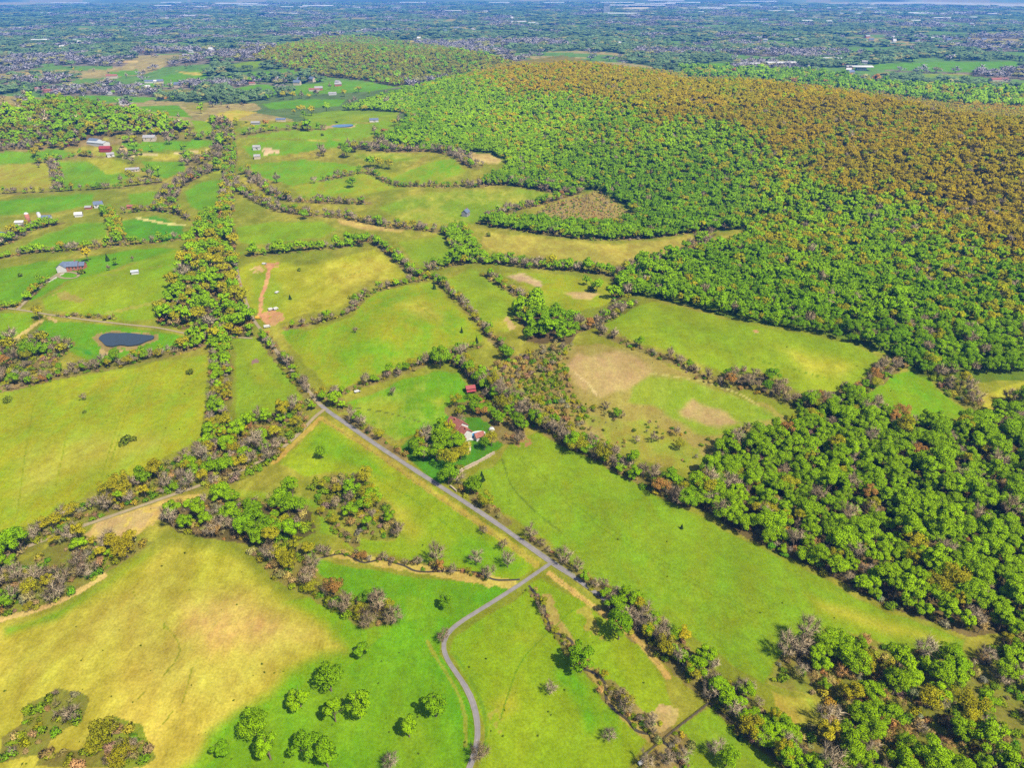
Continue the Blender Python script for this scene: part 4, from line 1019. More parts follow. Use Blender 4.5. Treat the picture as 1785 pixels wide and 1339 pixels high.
def twigs(rng, tips, n, length, width, R, h):
    """thin twigs fanning out of the limbs"""
    V, F = [], []
    for i in range(n):
        a, b = tips[rng.integers(len(tips))]
        t = rng.uniform(.15, 1.0)
        p = np.array(a) * (1 - t) + np.array(b) * t
        d = np.array(b) - np.array(a); d /= np.linalg.norm(d) + 1e-9
        d = d * .55 + rng.normal(size=3) * .62 + np.array([0, 0, .42])
        d /= np.linalg.norm(d)
        e = p + d * length * rng.uniform(.5, 1.25)
        e2 = e + (d + rng.normal(size=3) * .5) * length * .5
        s = np.cross(d, rng.normal(size=3)); s /= np.linalg.norm(s) + 1e-9
        wd = width * rng.uniform(.6, 1.3)
        k = len(V)
        V += [p - s * wd, p + s * wd, e + s * wd * .7, e - s * wd * .7, e2]
        F += [(k, k + 1, k + 2, k + 3), (k + 3, k + 2, k + 4)]
    return V, F

PROTO = {}          # (kind, lod) -> list of (crown mesh, trunk mesh, joined mesh)
def joined(name, parts, mats):
    V, F, I, NN = [], [], [], []
    for Vp, Fp, mi, nn in parts:
        k = len(V)
        V += [tuple(v) for v in Vp]
        F += [tuple(int(q) + k for q in f) for f in Fp]
        I += [mi] * len(Fp)
        NN += [tuple(v) for v in nn] if nn is not None else [(0, 0, 0)] * len(Vp)
    return mesh_of(name, V, F, mats, None if all(p[3] is None for p in parts) else NN, I)

def outward(V, c):
    o = np.asarray(V, float) - np.asarray(c); o /= np.linalg.norm(o, axis=1)[:, None] + 1e-9
    return o

def make_leafy(seed, quads, size, h=11.0, R=4.7, lobes=12, low=.26, name='leafy'):
    rng = np.random.default_rng(seed)
    pyr = random.Random(seed)
    tv, tf, tips = limbs(pyr, h, R, 5, .30)
    V, F, nn = leaf_cloud(rng, crown_lobes(rng, h, R, lobes, low), quads, size, (0, 0, h * .5))
    return (mesh_of('crown', V, F, [M_LEAF], nn), mesh_of('trunk', tv, tf, [M_BARK]),
            joined(name, [(V, F, 0, nn), (tv, tf, 1, outward(np.asarray(tv) + 1e-3, (0, 0, h * .3)))], [M_LEAF, M_BARK]))

def make_budding(seed, quads, ntw, size, h=10.5, R=4.6, name='budding'):
    rng = np.random.default_rng(seed)
    pyr = random.Random(seed)
    tv, tf, tips = limbs(pyr, h, R, 7, .26)
    V, F, nn = leaf_cloud(rng, crown_lobes(rng, h, R, 11, .34), quads, size, (0, 0, h * .5))
    return (mesh_of('crown', V, F, [M_LEAF], nn), mesh_of('trunk', tv, tf, [M_BARK]),
            joined(name, [(V, F, 0, nn), (tv, tf, 1, outward(np.asarray(tv) + 1e-3, (0, 0, h * .3)))], [M_LEAF, M_BARK]))

def make_bare(seed, ntw, width, length, h=10.5, R=4.3, name='bare', limbs_n=9):
    rng = np.random.default_rng(seed)
    pyr = random.Random(seed)
    tv, tf, tips = limbs(pyr, h, R, limbs_n, .24)
    V, F = twigs(rng, tips, ntw, length, width, R, h)
    nn = outward(V, (0, 0, h * .35))
    return (mesh_of('crown', V, F, [M_TWIG], nn), mesh_of('trunk', tv, tf, [M_BARK]),
            joined(name, [(V, F, 0, nn), (tv, tf, 1, outward(np.asarray(tv) + 1e-3, (0, 0, h * .3)))], [M_TWIG, M_BARK]))

def make_shrub(seed, quads, size, h=2.6, R=1.9, name='shrub'):
    rng = np.random.default_rng(seed)
    lob = [(rng.uniform(-R, R) * .55, rng.uniform(-R, R) * .55, h * rng.uniform(.3, .6), R * rng.uniform(.35, .6)) for _ in range(6)]
    V, F, nn = leaf_cloud(rng, lob, quads, size, (0, 0, h * .2))
    tv, tf = [], []
    for i in range(4):
        az = i * 1.6 + rng.uniform(0, 1)
        tube(tv, tf, (math.cos(az) * .1, math.sin(az) * .1, -.5), (math.cos(az) * R * .5, math.sin(az) * R * .5, h * .6), .07, .03, 4)
    return (mesh_of('foliage', V, F, [M_LEAF], nn), mesh_of('stem', tv, tf, [M_BARK]),
            joined(name, [(V, F, 0, nn), (tv, tf, 1, outward(np.asarray(tv) + 1e-3, (0, 0, .5)))], [M_LEAF, M_BARK]))

def make_conifer(seed, quads, size, h=9.0, R=2.4, name='conifer'):
    rng = np.random.default_rng(seed)
    n = quads
    t = rng.uniform(0, 1, n) ** .7
    az = rng.uniform(0, 2 * math.pi, n)
    zz = h * (.06 + .94 * (1 - t))
    rr = R * (t * .95 + .04) * rng.uniform(.65, 1.1, n)
    pos = np.stack([np.cos(az) * rr, np.sin(az) * rr, zz - .25 * rr], 1)
    d = np.stack([np.cos(az), np.sin(az), np.full(n, .35)], 1); d /= np.linalg.norm(d, axis=1)[:, None]
    nm = d + rng.normal(size=(n, 3)) * .45; nm /= np.linalg.norm(nm, axis=1)[:, None]
    a = np.cross(nm, rng.normal(size=(n, 3))); a /= np.linalg.norm(a, axis=1)[:, None]
    b = np.cross(nm, a); s = size * rng.uniform(.6, 1.3, n)[:, None]
    a, b = a * s * .5, b * s * .35
    V = np.stack([pos - a - b, pos + a - b, pos + a + b, pos - a + b], 1).reshape(-1, 3)
    F = np.arange(4 * n).reshape(n, 4)
    nn = np.repeat(d, 4, 0)
    tv, tf = [], []
    tube(tv, tf, (0, 0, -.8), (0, 0, h * .7), .22, .07, 6)
    return (mesh_of('crown', V, F, [M_LEAF], nn), mesh_of('trunk', tv, tf, [M_BARK]),
            joined(name, [(V, F, 0, nn), (tv, tf, 1, outward(np.asarray(tv) + 1e-3, (0, 0, .5)))], [M_LEAF, M_BARK]))

SHAPES = [(11, 4.9, 13, .26), (12.2, 4.2, 12, .24), (10.2, 5.4, 14, .24), (13.4, 3.7, 11, .30), (11.4, 4.7, 17, .30), (10.8, 4.5, 7, .2), (9.2, 4.9, 6, .2), (12.6, 4.8, 9, .34)]
PROTO['L', 0] = [make_leafy(100 + i, 4200, .38, h, R, l, lo) for i, (h, R, l, lo) in enumerate(SHAPES)]
PROTO['L', 1] = [make_leafy(120 + i, 900, .85, h, R, l, lo) for i, (h, R, l, lo) in enumerate(SHAPES)]
PROTO['L', 2] = [make_leafy(140 + i, 330, 1.5, h, R, 8, lo) for i, (h, R, l, lo) in enumerate(SHAPES)]
PROTO['Y', 0] = [make_budding(200 + i, 2600, 0, .35, h * .95, R) for i, (h, R, l, lo) in enumerate(SHAPES[:5])]
PROTO['Y', 1] = [make_budding(220 + i, 700, 0, .8, h * .95, R) for i, (h, R, l, lo) in enumerate(SHAPES[:5])]
PROTO['Y', 2] = [make_budding(240 + i, 310, 0, 1.4, h * .9, R) for i, (h, R, l, lo) in enumerate(SHAPES[:5])]
PROTO['B', 0] = [make_bare(300 + i, 950, .045, 1.8, h * .92, R * .92) for i, (h, R, l, lo) in enumerate(SHAPES[:5])]
PROTO['B', 1] = [make_bare(320 + i, 380, .10, 2.1, h * .92, R * .95) for i, (h, R, l, lo) in enumerate(SHAPES[:5])]
PROTO['B', 2] = [make_bare(340 + i, 130, .25, 2.4, h * .9, R, limbs_n=5) for i, (h, R, l, lo) in enumerate(SHAPES[:4])]
PROTO['S', 0] = [make_shrub(400 + i, 420, .36) for i in range(4)]
PROTO['S', 1] = [make_shrub(420 + i, 90, .8) for i in range(3)]
PROTO['S', 2] = PROTO['S', 1]
PROTO['E', 0] = [make_conifer(500 + i, 700, .55) for i in range(3)]
PROTO['E', 1] = [make_conifer(520 + i, 240, .9) for i in range(2)]
PROTO['E', 2] = PROTO['E', 1]

# ------------------------------------------------------------------ trees: where they stand
TREES = []     # x, y, kind, scale, tint, zone phrase, own label or None
def lerp(a, b, t):
    return tuple(x + (y - x) * t for x, y in zip(a, b))

def tint_of(kind, v, u, zone=''):
    """v 0..1 picks the hue, u a small brightness change"""
    if v == 'yellow':
        c = (.36, .29, .006)
    elif kind == 'L':
        c = lerp((.190, .305, .002), (.082, .175, .002), v)
        if zone == 'ridge':
            c = lerp(c, (.175, .195, .004), .6)
        if zone in ('right', 'corner'):
            c = lerp(c, (.165, .255, .002), .5)
    elif kind == 'Y':
        if zone == 'foot':
            c = lerp((.30, .25, .006), (.20, .215, .006), v)
        elif zone == 'ridge':
            c = lerp((.285, .19, .004), (.225, .208, .004), v)
        elif zone in ('hill', 'spur'):
            c = lerp((.215, .175, .012), (.14, .165, .012), v)
        else:
            c = lerp((.29, .245, .008), (.19, .215, .008), v) if v < .75 else (.27, .145, .035)
    elif kind == 'B':
        c = lerp((.26, .215, .15), (.18, .135, .075), v)
    elif kind == 'E':
        c = (.03, .06, .014)
    else:
        c = lerp((.19, .185, .010), (.07, .115, .008), v) if u < .6 else lerp((.26, .19, .07), (.17, .115, .07), v)
    g = (.88 + .24 * u) * {'L': 1.36, 'Y': 1.25, 'B': 1.3, 'S': 1.3}.get(kind, 1.0)
    return tuple(q * g for q in c)

def pick(mix, r):
    s = 0
    for k, m in zip('LYBS', mix):
        s += m
        if r < s:
            return k
    return 'L'

KEEP_CLEAR = [smooth_line(line_world(p, 3.0), 4) for _, p, _, _ in ROADS[:2]]
def clear_of_roads(x, y, rad):
    ok = np.ones(len(x), bool)
    for w in KEEP_CLEAR:
        d, _ = seg_dist(x, y, [tuple(q) for q in w[::3]])
        ok &= d > rad
    return ok

OPEN_PX = [(829, 760, 9), (838, 764, 6), (857, 750, 6), (857, 757, 5), (820, 682, 6), (820, 690, 5), (128, 470, 18), (236, 477, 8), (36, 391, 10), (82, 383, 9), (60, 388, 7), (138, 377, 10), (173, 361, 9), (229, 363, 7), (812, 376, 10), (172, 252, 24), (185, 263, 16),
           (193, 272, 10), (232, 298, 14), (262, 244, 16), (448, 260, 11), (449, 276, 9), (652, 212, 14), (490, 211, 12), (90, 160, 30), (70, 157, 16), (196, 136, 24), (268, 144, 26), (545, 158, 18), (470, 264, 16)]
OPEN_W = P([q[0] for q in OPEN_PX], [q[1] for q in OPEN_PX])
def clear_of_buildings(x, y):
    ok = np.ones(len(x), bool)
    for (_, _, r), w in zip(OPEN_PX, OPEN_W):
        ok &= np.hypot(x - w[0] * (1 - 4 / w[1]), y - w[1] + 4) > r + 2
    return ok

def add_trees(xy, mixf, zone, phrase, size, seed):
    zones = zone if isinstance(zone, list) else [zone] * len(xy)
    ok = clear_of_buildings(xy[:, 0], xy[:, 1])
    if not ok.all():
        xy = xy[ok]; zones = [q for q, g in zip(zones, ok) if g]
        mixf = [q for q, g in zip(mixf, ok) if g] if isinstance(mixf, list) else mixf
    rng = np.random.default_rng(seed)
    x, y = xy[:, 0], xy[:, 1]
    z = terrain(x, y)
    r1, v, u, sz = rng.random(len(x)), rng.random(len(x)), rng.random(len(x)), rng.normal(1.0, .22, len(x))
    hue = np.clip((.4 * fbm(x / 45, y / 45, 91, 2) + .6 * fbm(x / 150, y / 150, 93, 2)) * 2.4 - .7, 0, 1)
    for i in range(len(x)):
        k = pick(mixf[i] if isinstance(mixf, list) else mixf, r1[i])
        s = size * float(np.clip(sz[i], .55, 1.55))
        if k == 'S':
            s *= 1.15
        if k == 'B':
            s *= .92
        vv = float(.62 * hue[i] + .38 * v[i])
        TREES.append((x[i], y[i], z[i], k, s * (.86 if zones[i] == 'hedge' else 1), tint_of(k, vv, float(u[i]), zones[i]), vv, phrase, None))

for wi, (key, (phrase, poly, sp, mix)) in enumerate(WOODS.items()):
    p = np.array(poly, float)
    if key == 'ridge':
        x0, x1, y0, y1 = -420, 1300, 330, 1900
    else:
        ww = P(p[:, 0], p[:, 1])
        x0, y0 = ww[:, :2].min(0) - 10; x1, y1 = ww[:, :2].max(0) + 10
        if key in ('hill', 'spur'):
            y1 += 250
    gx, gy = np.meshgrid(np.arange(x0, x1, sp), np.arange(y0, y1, sp))
    rng = np.random.default_rng(1000 + wi)
    x = gx.ravel() + rng.uniform(-.42, .42, gx.size) * sp; y = gy.ravel() + rng.uniform(-.42, .42, gx.size) * sp
    px, py, _ = project(x, y, terrain(x, y))
    k = in_poly(px, py, poly) & (px > -200) & (px < 2000) & (py < 1425)
    x, y, px, py = x[k], y[k], px[k], py[k]
    if key == 'ridge':
        w = warm_at(px, py, x, y)
        r = np.random.default_rng(5).random(len(x))
        bare = .03 + .05 * (py > 560)
        mixf = [(1 - a - b, a, b, 0) for a, b in zip(w, bare)]
        add_trees(np.stack([x, y], 1), mixf, ['ridge' if a > .5 else 'foot' for a in w], phrase, .66, 2000 + wi)
    else:
        ok = clear_of_roads(x, y, 6.0)
        # thickets are loose: leave gaps
        if key in ('creek', 'west', 'trail', 'knoll', 'scrubA', 'corner', 'left', 'southwest'):
            ok &= fbm(x / 18, y / 18, 131 + wi, 2) > .30
        if key == 'hill':
            w = warm_at(px, py, x, y) + .12
            add_trees(np.stack([x, y], 1)[ok], [(1 - a - .04, a, .04, 0) for a in w[ok]], key, phrase, .78, 2000 + wi)
        else:
            size = {'right': .78, 'corner': .80, 'behind': 1.2, 'spur': .95, 'hillsize': .78, 'creek': .74, 'west': .74, 'trail': .7, 'knoll': .72, 'scrubA': .5, 'scrubB': .4, 'strip': .84, 'grove': .78, 'yard': .82, 'southwest': .66}.get(key, .85)
            add_trees(np.stack([x, y], 1)[ok], mix, key, phrase, size, 2000 + wi)

for hi, (phrase, pts, wd, sp, mix, size) in enumerate(HEDGES):
    w = line_world(pts, sp * .55)
    rng = np.random.default_rng(3000 + hi)
    t = np.gradient(w, axis=0); t /= np.linalg.norm(t, axis=1)[:, None] + 1e-9
    nn = np.stack([-t[:, 1], t[:, 0]], 1)
    if np.hypot(w[:, 0], w[:, 1]).mean() > 330:
        size *= .80
    lanes = max(1, int(round(wd / (sp * 1.6))))
    for ln in range(lanes):
        off = ((ln + .5) / lanes - .5) * wd * .9
        keep = rng.random(len(w)) < .72
        xy = (w + nn * (off + rng.uniform(-.5, .5, len(w)) * sp * .8)[:, None] + t * rng.uniform(-1, 1, len(w))[:, None] * sp * .4)[keep]
        xy = xy[clear_of_roads(xy[:, 0], xy[:, 1], 2.4)]
        if len(xy):
            add_trees(xy, mix, 'hedge', phrase, size, 4000 + hi * 10 + ln)

# brush under and between: low growth of every hue the thickets show
BRUSH = [(.13, .19, .005), (.21, .21, .007), (.26, .20, .07), (.19, .145, .05), (.19, .155, .10), (.09, .18, .005), (.26, .23, .02), (.25, .17, .05)]
def add_brush(xy, phrase, seed, lo=.45, hi=1.0):
    xy = xy[clear_of_buildings(xy[:, 0], xy[:, 1])]
    rng = np.random.default_rng(seed)
    x, y = xy[:, 0], xy[:, 1]
    z = terrain(x, y)
    hue = fbm(x / 22, y / 22, 141, 2)
    for i in range(len(x)):
        j = int(np.clip((hue[i] - .25) / .5 * 8 + rng.normal(0, 1.6), 0, 7.99))
        c = tuple(1.35 * q * rng.uniform(.8, 1.2) for q in BRUSH[j])
        if j in (2, 3, 4, 7) and rng.random() < .5:
            TREES.append((x[i], y[i], z[i], 'B', rng.uniform(lo, hi) * .42, tuple(1.15 * q for q in c), .7, phrase, None))
        else:
            TREES.append((x[i], y[i], z[i], 'S', rng.uniform(lo, hi), c, .3 if j in (0, 1, 5, 6) else .8, phrase, None))

WOODS['thorn'] = ('in the rusty brush at the scrubland edge', [(832, 652), (900, 624), (960, 602), (1000, 604), (985, 640), (1000, 690), (1040, 712), (1020, 745), (960, 730), (900, 695)], 0, None)
for bi, key in enumerate(('thorn',) + LOOSE + ('draw', 'gap', 'scrubA', 'scrubB', 'right', 'strip', 'grove')):
    phrase, poly, _, _ = WOODS[key]
    p = np.array(poly, float); ww = P(p[:, 0], p[:, 1])
    sp = 4.4 if key in ('scrubA', 'scrubB', 'right') else 3.3
    gx, gy = np.meshgrid(np.arange(ww[:, 0].min(), ww[:, 0].max(), sp), np.arange(ww[:, 1].min(), ww[:, 1].max(), sp))
    rng = np.random.default_rng(7000 + bi)
    x = gx.ravel() + rng.uniform(-.5, .5, gx.size) * sp; y = gy.ravel() + rng.uniform(-.5, .5, gx.size) * sp
    px, py, _ = project(x, y, terrain(x, y))
    k = in_poly(px, py, poly) & (px > -120) & (px < 1960) & (py < 1400) & (fbm(x / 12, y / 12, 151 + bi, 2) > (.42 if key == 'scrubA' else .22)) & clear_of_roads(x, y, 3.0)
    add_brush(np.stack([x, y], 1)[k], phrase, 7100 + bi, .25 if key == 'scrubA' else .5, .7 if key.startswith('scrub') else 1.25)
for hi, (phrase, pts, wd, sp, mix, size) in enumerate(HEDGES):
    w = line_world(pts, 1.7)
    rng = np.random.default_rng(7300 + hi)
    if np.hypot(w[:, 0], w[:, 1]).mean() > 900:
        continue
    t = np.gradient(w, axis=0); t /= np.linalg.norm(t, axis=1)[:, None] + 1e-9
    xy = w + np.stack([-t[:, 1], t[:, 0]], 1) * (rng.uniform(-.5, .5, len(w)) * wd * .95)[:, None]
    xy = xy[clear_of_roads(xy[:, 0], xy[:, 1], 2.6) & (rng.random(len(xy)) < .8)]
    if len(xy):
        add_brush(xy, phrase, 7400 + hi, .4, .5 + .5 * size)

for px, py, k, s, v, lab in SINGLES:
    w = P1(px, py)
    if k == 'L':
        v = min(1.0, v + .28)
    TREES.append((w.x, w.y, w.z, k, s, tint_of(k, v, .5), v if not isinstance(v, str) else 0.0, '', lab))

# scattered trees over the middle distance and the far woods
rng = np.random.default_rng(77)
spx = rng.uniform(0, 700, 420); spy = rng.uniform(115, 330, 420)
w = P(spx, spy)
inf = np.zeros(len(w), bool)
for poly, *_ in FIELDS:
    inf |= in_poly(spx, spy, poly)
keep = ~inf | (rng.random(len(w)) < .18)
add_trees(w[keep][:, :2], (.35, .2, .42, .03), 'far', 'scattered over the farther farmland', 1.0, 6001)

# rank tufts and seedlings dotted over the pastures
tr = np.random.default_rng(79)
for n_, (poly, *_r) in enumerate(FIELDS[:20]):
    q = np.array(poly, float)
    a_ = .5 * abs(np.dot(q[:, 0], np.roll(q[:, 1], 1)) - np.dot(q[:, 1], np.roll(q[:, 0], 1)))
    n = int(a_ / 5000)
    ux, uy = tr.uniform(q[:, 0].min(), q[:, 0].max(), n * 2), tr.uniform(q[:, 1].min(), q[:, 1].max(), n * 2)
    k = in_poly(ux, uy, poly)
    if k.any():
        w = P(ux[k], uy[k])
        for p_ in w:
            TREES.append((p_[0], p_[1], p_[2], 'S', tr.uniform(.08, .24), tuple(np.array((.10, .15, .01)) * tr.uniform(.6, 1.3)), .4, 'in the open pastures', None))

# far woods follow the patchwork of the plain
def far_woods():
    rng = np.random.default_rng(78)
    out = []
    for r0, r1, sp in ((1000, 1800, 15), (1800, 3000, 24), (3000, 5200, 42), (5200, 9000, 74)):
        gx, gy = np.meshgrid(np.arange(-r1, r1, sp), np.arange(r0 * .8, r1, sp))
        x = gx.ravel() + rng.uniform(-.45, .45, gx.size) * sp; y = gy.ravel() + rng.uniform(-.45, .45, gx.size) * sp
        r = np.hypot(x, y)
        k = (r > r0) & (r <= r1) & (np.abs(x) < .80 * (y * CP + 100) + 40)
        x, y = x[k], y[k]
        z = terrain(x, y)
        px, py, _ = project(x, y, z)
        fc = far_cells(x, y)
        f = sstep(900, 1300, np.hypot(x, y) + 300 * (fbm(x / 200, y / 200, 61, 2) - .5)) > .5
        k = f & ((fc <= 1) | (rng.random(len(x)) < .05))
        for poly, *_ in FIELDS:
            k &= ~in_poly(px, py, poly)
        for key in ('ridge', 'hill', 'spur', 'behind'):
            k &= ~in_poly(px, py, WOODS[key][1])
        d, _ = seg_dist(x, y, CR)
        k &= ~((d < 260))
        out.append((x[k], y[k], z[k], fc[k], np.full(k.sum(), sp / 9.0)))
    return [np.concatenate(q) for q in zip(*out)]
fx, fy, fz, fcell, fs = far_woods()

# ------------------------------------------------------------------ trees: objects
NAME = {'L': 'leafy_tree', 'Y': 'budding_tree', 'B': 'bare_tree', 'S': 'shrub', 'E': 'evergreen_tree'}
CAT = {'L': 'tree', 'Y': 'tree', 'B': 'tree', 'S': 'shrub', 'E': 'tree'}
LIMIT = {'L': 290, 'Y': 285, 'B': 285, 'S': 240, 'E': 100}
T = TREES
tx = np.array([t[0] for t in T]); ty = np.array([t[1] for t in T]); tz = np.array([t[2] for t in T])
tk = np.array([t[3] for t in T]); ts = np.array([t[4] for t in T])
tpx, tpy, tdep = project(tx, ty, tz + 3 * ts)
in_view = (tpx > 4) & (tpx < 1781) & (tpy > 0) & (tpy < 1345)
own = np.array([t[8] is not None for t in T])
big = ts * np.where(tk == 'S', .35, 1.0) / tdep + own * 10
single = np.zeros(len(T), bool)
for k in NAME:
    c = np.where((tk == k) & in_view)[0]
    c = c[np.argsort(-big[c])][:LIMIT[k]]
    single[c] = True

ORD = ['first', 'second', 'third', 'fourth', 'fifth', 'sixth', 'seventh', 'eighth', 'ninth', 'tenth', 'eleventh', 'twelfth', 'thirteenth', 'fourteenth', 'fifteenth', 'sixteenth', 'seventeenth', 'eighteenth', 'nineteenth', 'twentieth']
ORD += ['twenty-' + q for q in ORD[:9]] + ['thirtieth'] + ['thirty-' + q for q in ORD[:9]] + ['fortieth']
WOOD_PHRASES = {w[0] for w in WOODS.values()}
def describe(k, s, v):
    size = 'small' if s < .72 else 'tall' if s > 1.02 else 'middling'
    if k == 'S':
        size = 'low' if s < .75 else 'wide' if s > 1.0 else 'rounded'
        return f'{size} ' + ('olive shrub' if v < .5 else 'dark brownish shrub')
    if k == 'L':
        return f'{size} ' + ('bright green tree' if v < .38 else 'green tree' if v < .62 else 'dark green tree')
    if k == 'Y':
        return f'{size} ' + ('golden budding tree' if v < .4 else 'olive budding tree' if v < .75 else 'russet budding tree')
    if k == 'E':
        return f'{size} dark conifer'
    return f'{size} ' + ('pale bare tree' if v < .35 else 'grey bare tree' if v < .6 else 'brown bare tree')

def lod_of(d):
    return 0 if d < 420 else 1 if d < 900 else 2

zone_ids = {}
for i in np.where(single)[0]:
    if T[i][8] is None:
        zone_ids.setdefault(T[i][7], []).append(i)
buckets = {}
for phrase, ids in zone_ids.items():
    qx, qd = np.quantile(tpx[ids], [.33, .67]), np.quantile(tdep[ids], [.33, .67])
    for i in ids:
        where = ''
        if phrase in WOOD_PHRASES and len(ids) > 14:          # a wood is named by its parts: front, middle, back
            where = ' ' + ('front', 'middle', 'back')[int(np.searchsorted(qd, tdep[i]))] + ' ' + ('left', 'centre', 'right')[int(np.searchsorted(qx, tpx[i]))]
        buckets.setdefault((describe(T[i][3], T[i][4], T[i][6]), where, phrase), []).append(i)
labels = {}
for (desc, where, phrase), ids in buckets.items():
    ids.sort(key=lambda i: tdep[i])
    for q, i in enumerate(ids):
        labels[i] = f'{desc}{where} {phrase}' + ('' if len(ids) == 1 else f', {ORD[q]} nearest' if q < len(ORD) else ', farther back')
prng = random.Random(11)
for i in np.where(single)[0]:
    x, y, z, k, s, tint, v, phrase, lab = T[i]
    crown, trunk, _ = PROTO[k, lod_of(tdep[i])][prng.randrange(len(PROTO[k, lod_of(tdep[i])]))]
    o = bpy.data.objects.new(NAME[k], None)
    COL.objects.link(o)
    o.location = (x, y, z - .1); o.rotation_euler = (0, 0, prng.uniform(0, 6.28)); o.scale = (s * prng.uniform(.9, 1.12), s * prng.uniform(.9, 1.12), s * prng.uniform(.9, 1.12))
    o['label'] = ' '.join((lab or labels[i]).split()[:16]); o['category'] = CAT[k]
    o['group'] = {'S': 'shrubs', 'L': 'leafy trees', 'B': 'bare trees', 'Y': 'budding trees', 'E': 'conifers'}[k] + (' ' + phrase if phrase else ' standing alone in the fields')
    c = bpy.data.objects.new('foliage' if k == 'S' else 'crown', crown); COL.objects.link(c); c.parent = o
    c['tint'] = [float(q) for q in tint]
    t = bpy.data.objects.new('stem' if k == 'S' else 'trunk', trunk); COL.objects.link(t); t.parent = o

def scatter_object(name, x, y, z, idx, rot, scl, tint, meshes):
    """ONE object that carries the trees nobody could count"""
    src = bpy.data.collections.new(name + '_kinds')
    for i, m in enumerate(meshes):
        src.objects.link(bpy.data.objects.new(f'{name}_kind_{i:02d}', m))
    me = bpy.data.meshes.new(name)
    n = len(x)
    me.vertices.add(n)
    me.vertices.foreach_set('co', np.stack([x, y, z], 1).astype(np.float32).ravel())
    a = me.attributes.new('rot', 'FLOAT_VECTOR', 'POINT'); a.data.foreach_set('vector', np.stack([rot * 0, rot * 0, rot], 1).astype(np.float32).ravel())
    a = me.attributes.new('scl', 'FLOAT_VECTOR', 'POINT'); a.data.foreach_set('vector', np.asarray(scl, np.float32).ravel())
    a = me.attributes.new('idx', 'INT', 'POINT'); a.data.foreach_set('value', np.asarray(idx, np.int32))
    a = me.attributes.new('tint', 'FLOAT_COLOR', 'POINT'); a.data.foreach_set('color', np.concatenate([tint, np.ones((n, 1))], 1).astype(np.float32).ravel())
    o = bpy.data.objects.new(name, me)
    COL.objects.link(o)
    o['kind'] = 'stuff'
    ng = bpy.data.node_groups.new(name, 'GeometryNodeTree')
    ng.interface.new_socket('Geometry', in_out='INPUT', socket_type='NodeSocketGeometry')
    ng.interface.new_socket('Geometry', in_out='OUTPUT', socket_type='NodeSocketGeometry')
    gi, go = ng.nodes.new('NodeGroupInput'), ng.nodes.new('NodeGroupOutput')
    ci = ng.nodes.new('GeometryNodeCollectionInfo')
    ci.inputs['Collection'].default_value = src
    ci.inputs['Separate Children'].default_value = True
    ci.inputs['Reset Children'].default_value = True
    ip = ng.nodes.new('GeometryNodeInstanceOnPoints')
    ip.inputs['Pick Instance'].default_value = True
    def attr(nm, ty):
        q = ng.nodes.new('GeometryNodeInputNamedAttribute'); q.data_type = ty
        q.inputs['Name'].default_value = nm
        return q.outputs['Attribute']
    e2r = ng.nodes.new('FunctionNodeEulerToRotation')
    L = ng.links.new
    L(gi.outputs[0], ip.inputs['Points']); L(ci.outputs[0], ip.inputs['Instance'])
    L(attr('idx', 'INT'), ip.inputs['Instance Index'])
    L(attr('rot', 'FLOAT_VECTOR'), e2r.inputs[0]); L(e2r.outputs[0], ip.inputs['Rotation'])
    L(attr('scl', 'FLOAT_VECTOR'), ip.inputs['Scale'])
    L(ip.outputs[0], go.inputs[0])
    md = o.modifiers.new('scatter', 'NODES'); md.node_group = ng
    return o

STUFF = {'L': 'leafy_woods', 'Y': 'budding_woods', 'B': 'bare_woods', 'S': 'undergrowth'}
rng = np.random.default_rng(99)
for k in STUFF:
    sel = np.where((tk == k) & ~single)[0]
    meshes, start = [], {}
    for lod in (0, 1, 2):
        start[lod] = len(meshes); meshes += [p[2] for p in PROTO[k, lod]]
    x, y, z, s = tx[sel], ty[sel], tz[sel], ts[sel]
    tint = np.array([T[i][5] for i in sel])
    lod = np.array([lod_of(d) for d in tdep[sel]])
    flat = np.ones(len(sel))
    if k in 'LYB':                                  # the far woods join the same kind
        roll = rng.random(len(fx))
        q = {'L': (fcell == 0) & (roll < .85) | (fcell > 1) & (roll < .5), 'B': (fcell == 1) & (roll < .8) | (fcell > 1) & (roll >= .5), 'Y': (fcell <= 1) & ~((fcell == 0) & (roll < .85)) & ~((fcell == 1) & (roll < .8))}[k]
        tf = np.array({'L': (.125, .195, .075), 'B': (.25, .23, .26), 'Y': (.25, .25, .08)}[k])
        x, y, z = np.concatenate([x, fx[q]]), np.concatenate([y, fy[q]]), np.concatenate([z, fz[q]])
        s = np.concatenate([s, fs[q] * rng.uniform(.8, 1.25, q.sum())])
        flat = np.concatenate([flat, np.minimum(1, 1.15 / fs[q])])
        tint = np.concatenate([tint, tf[None] * rng.uniform(.75, 1.3, (q.sum(), 1))])
        lod = np.concatenate([lod, np.full(q.sum(), 2)])
    nv = np.array([len(PROTO[k, a]) for a in (0, 1, 2)])
    st = np.array([start[a] for a in (0, 1, 2)])
    idx = st[lod] + (rng.random(len(x)) * nv[lod]).astype(int)
    jit = rng.uniform(.88, 1.14, (len(x), 3))
    scl = s[:, None] * jit; scl[:, 2] *= flat
    scatter_object(STUFF[k], x, y, z - .1, idx, rng.uniform(0, 6.28, len(x)), scl, tint, meshes)

print('TREES', len(T), {k: int((tk == k).sum()) for k in NAME}, 'far', len(fx), 'single', int(single.sum()))
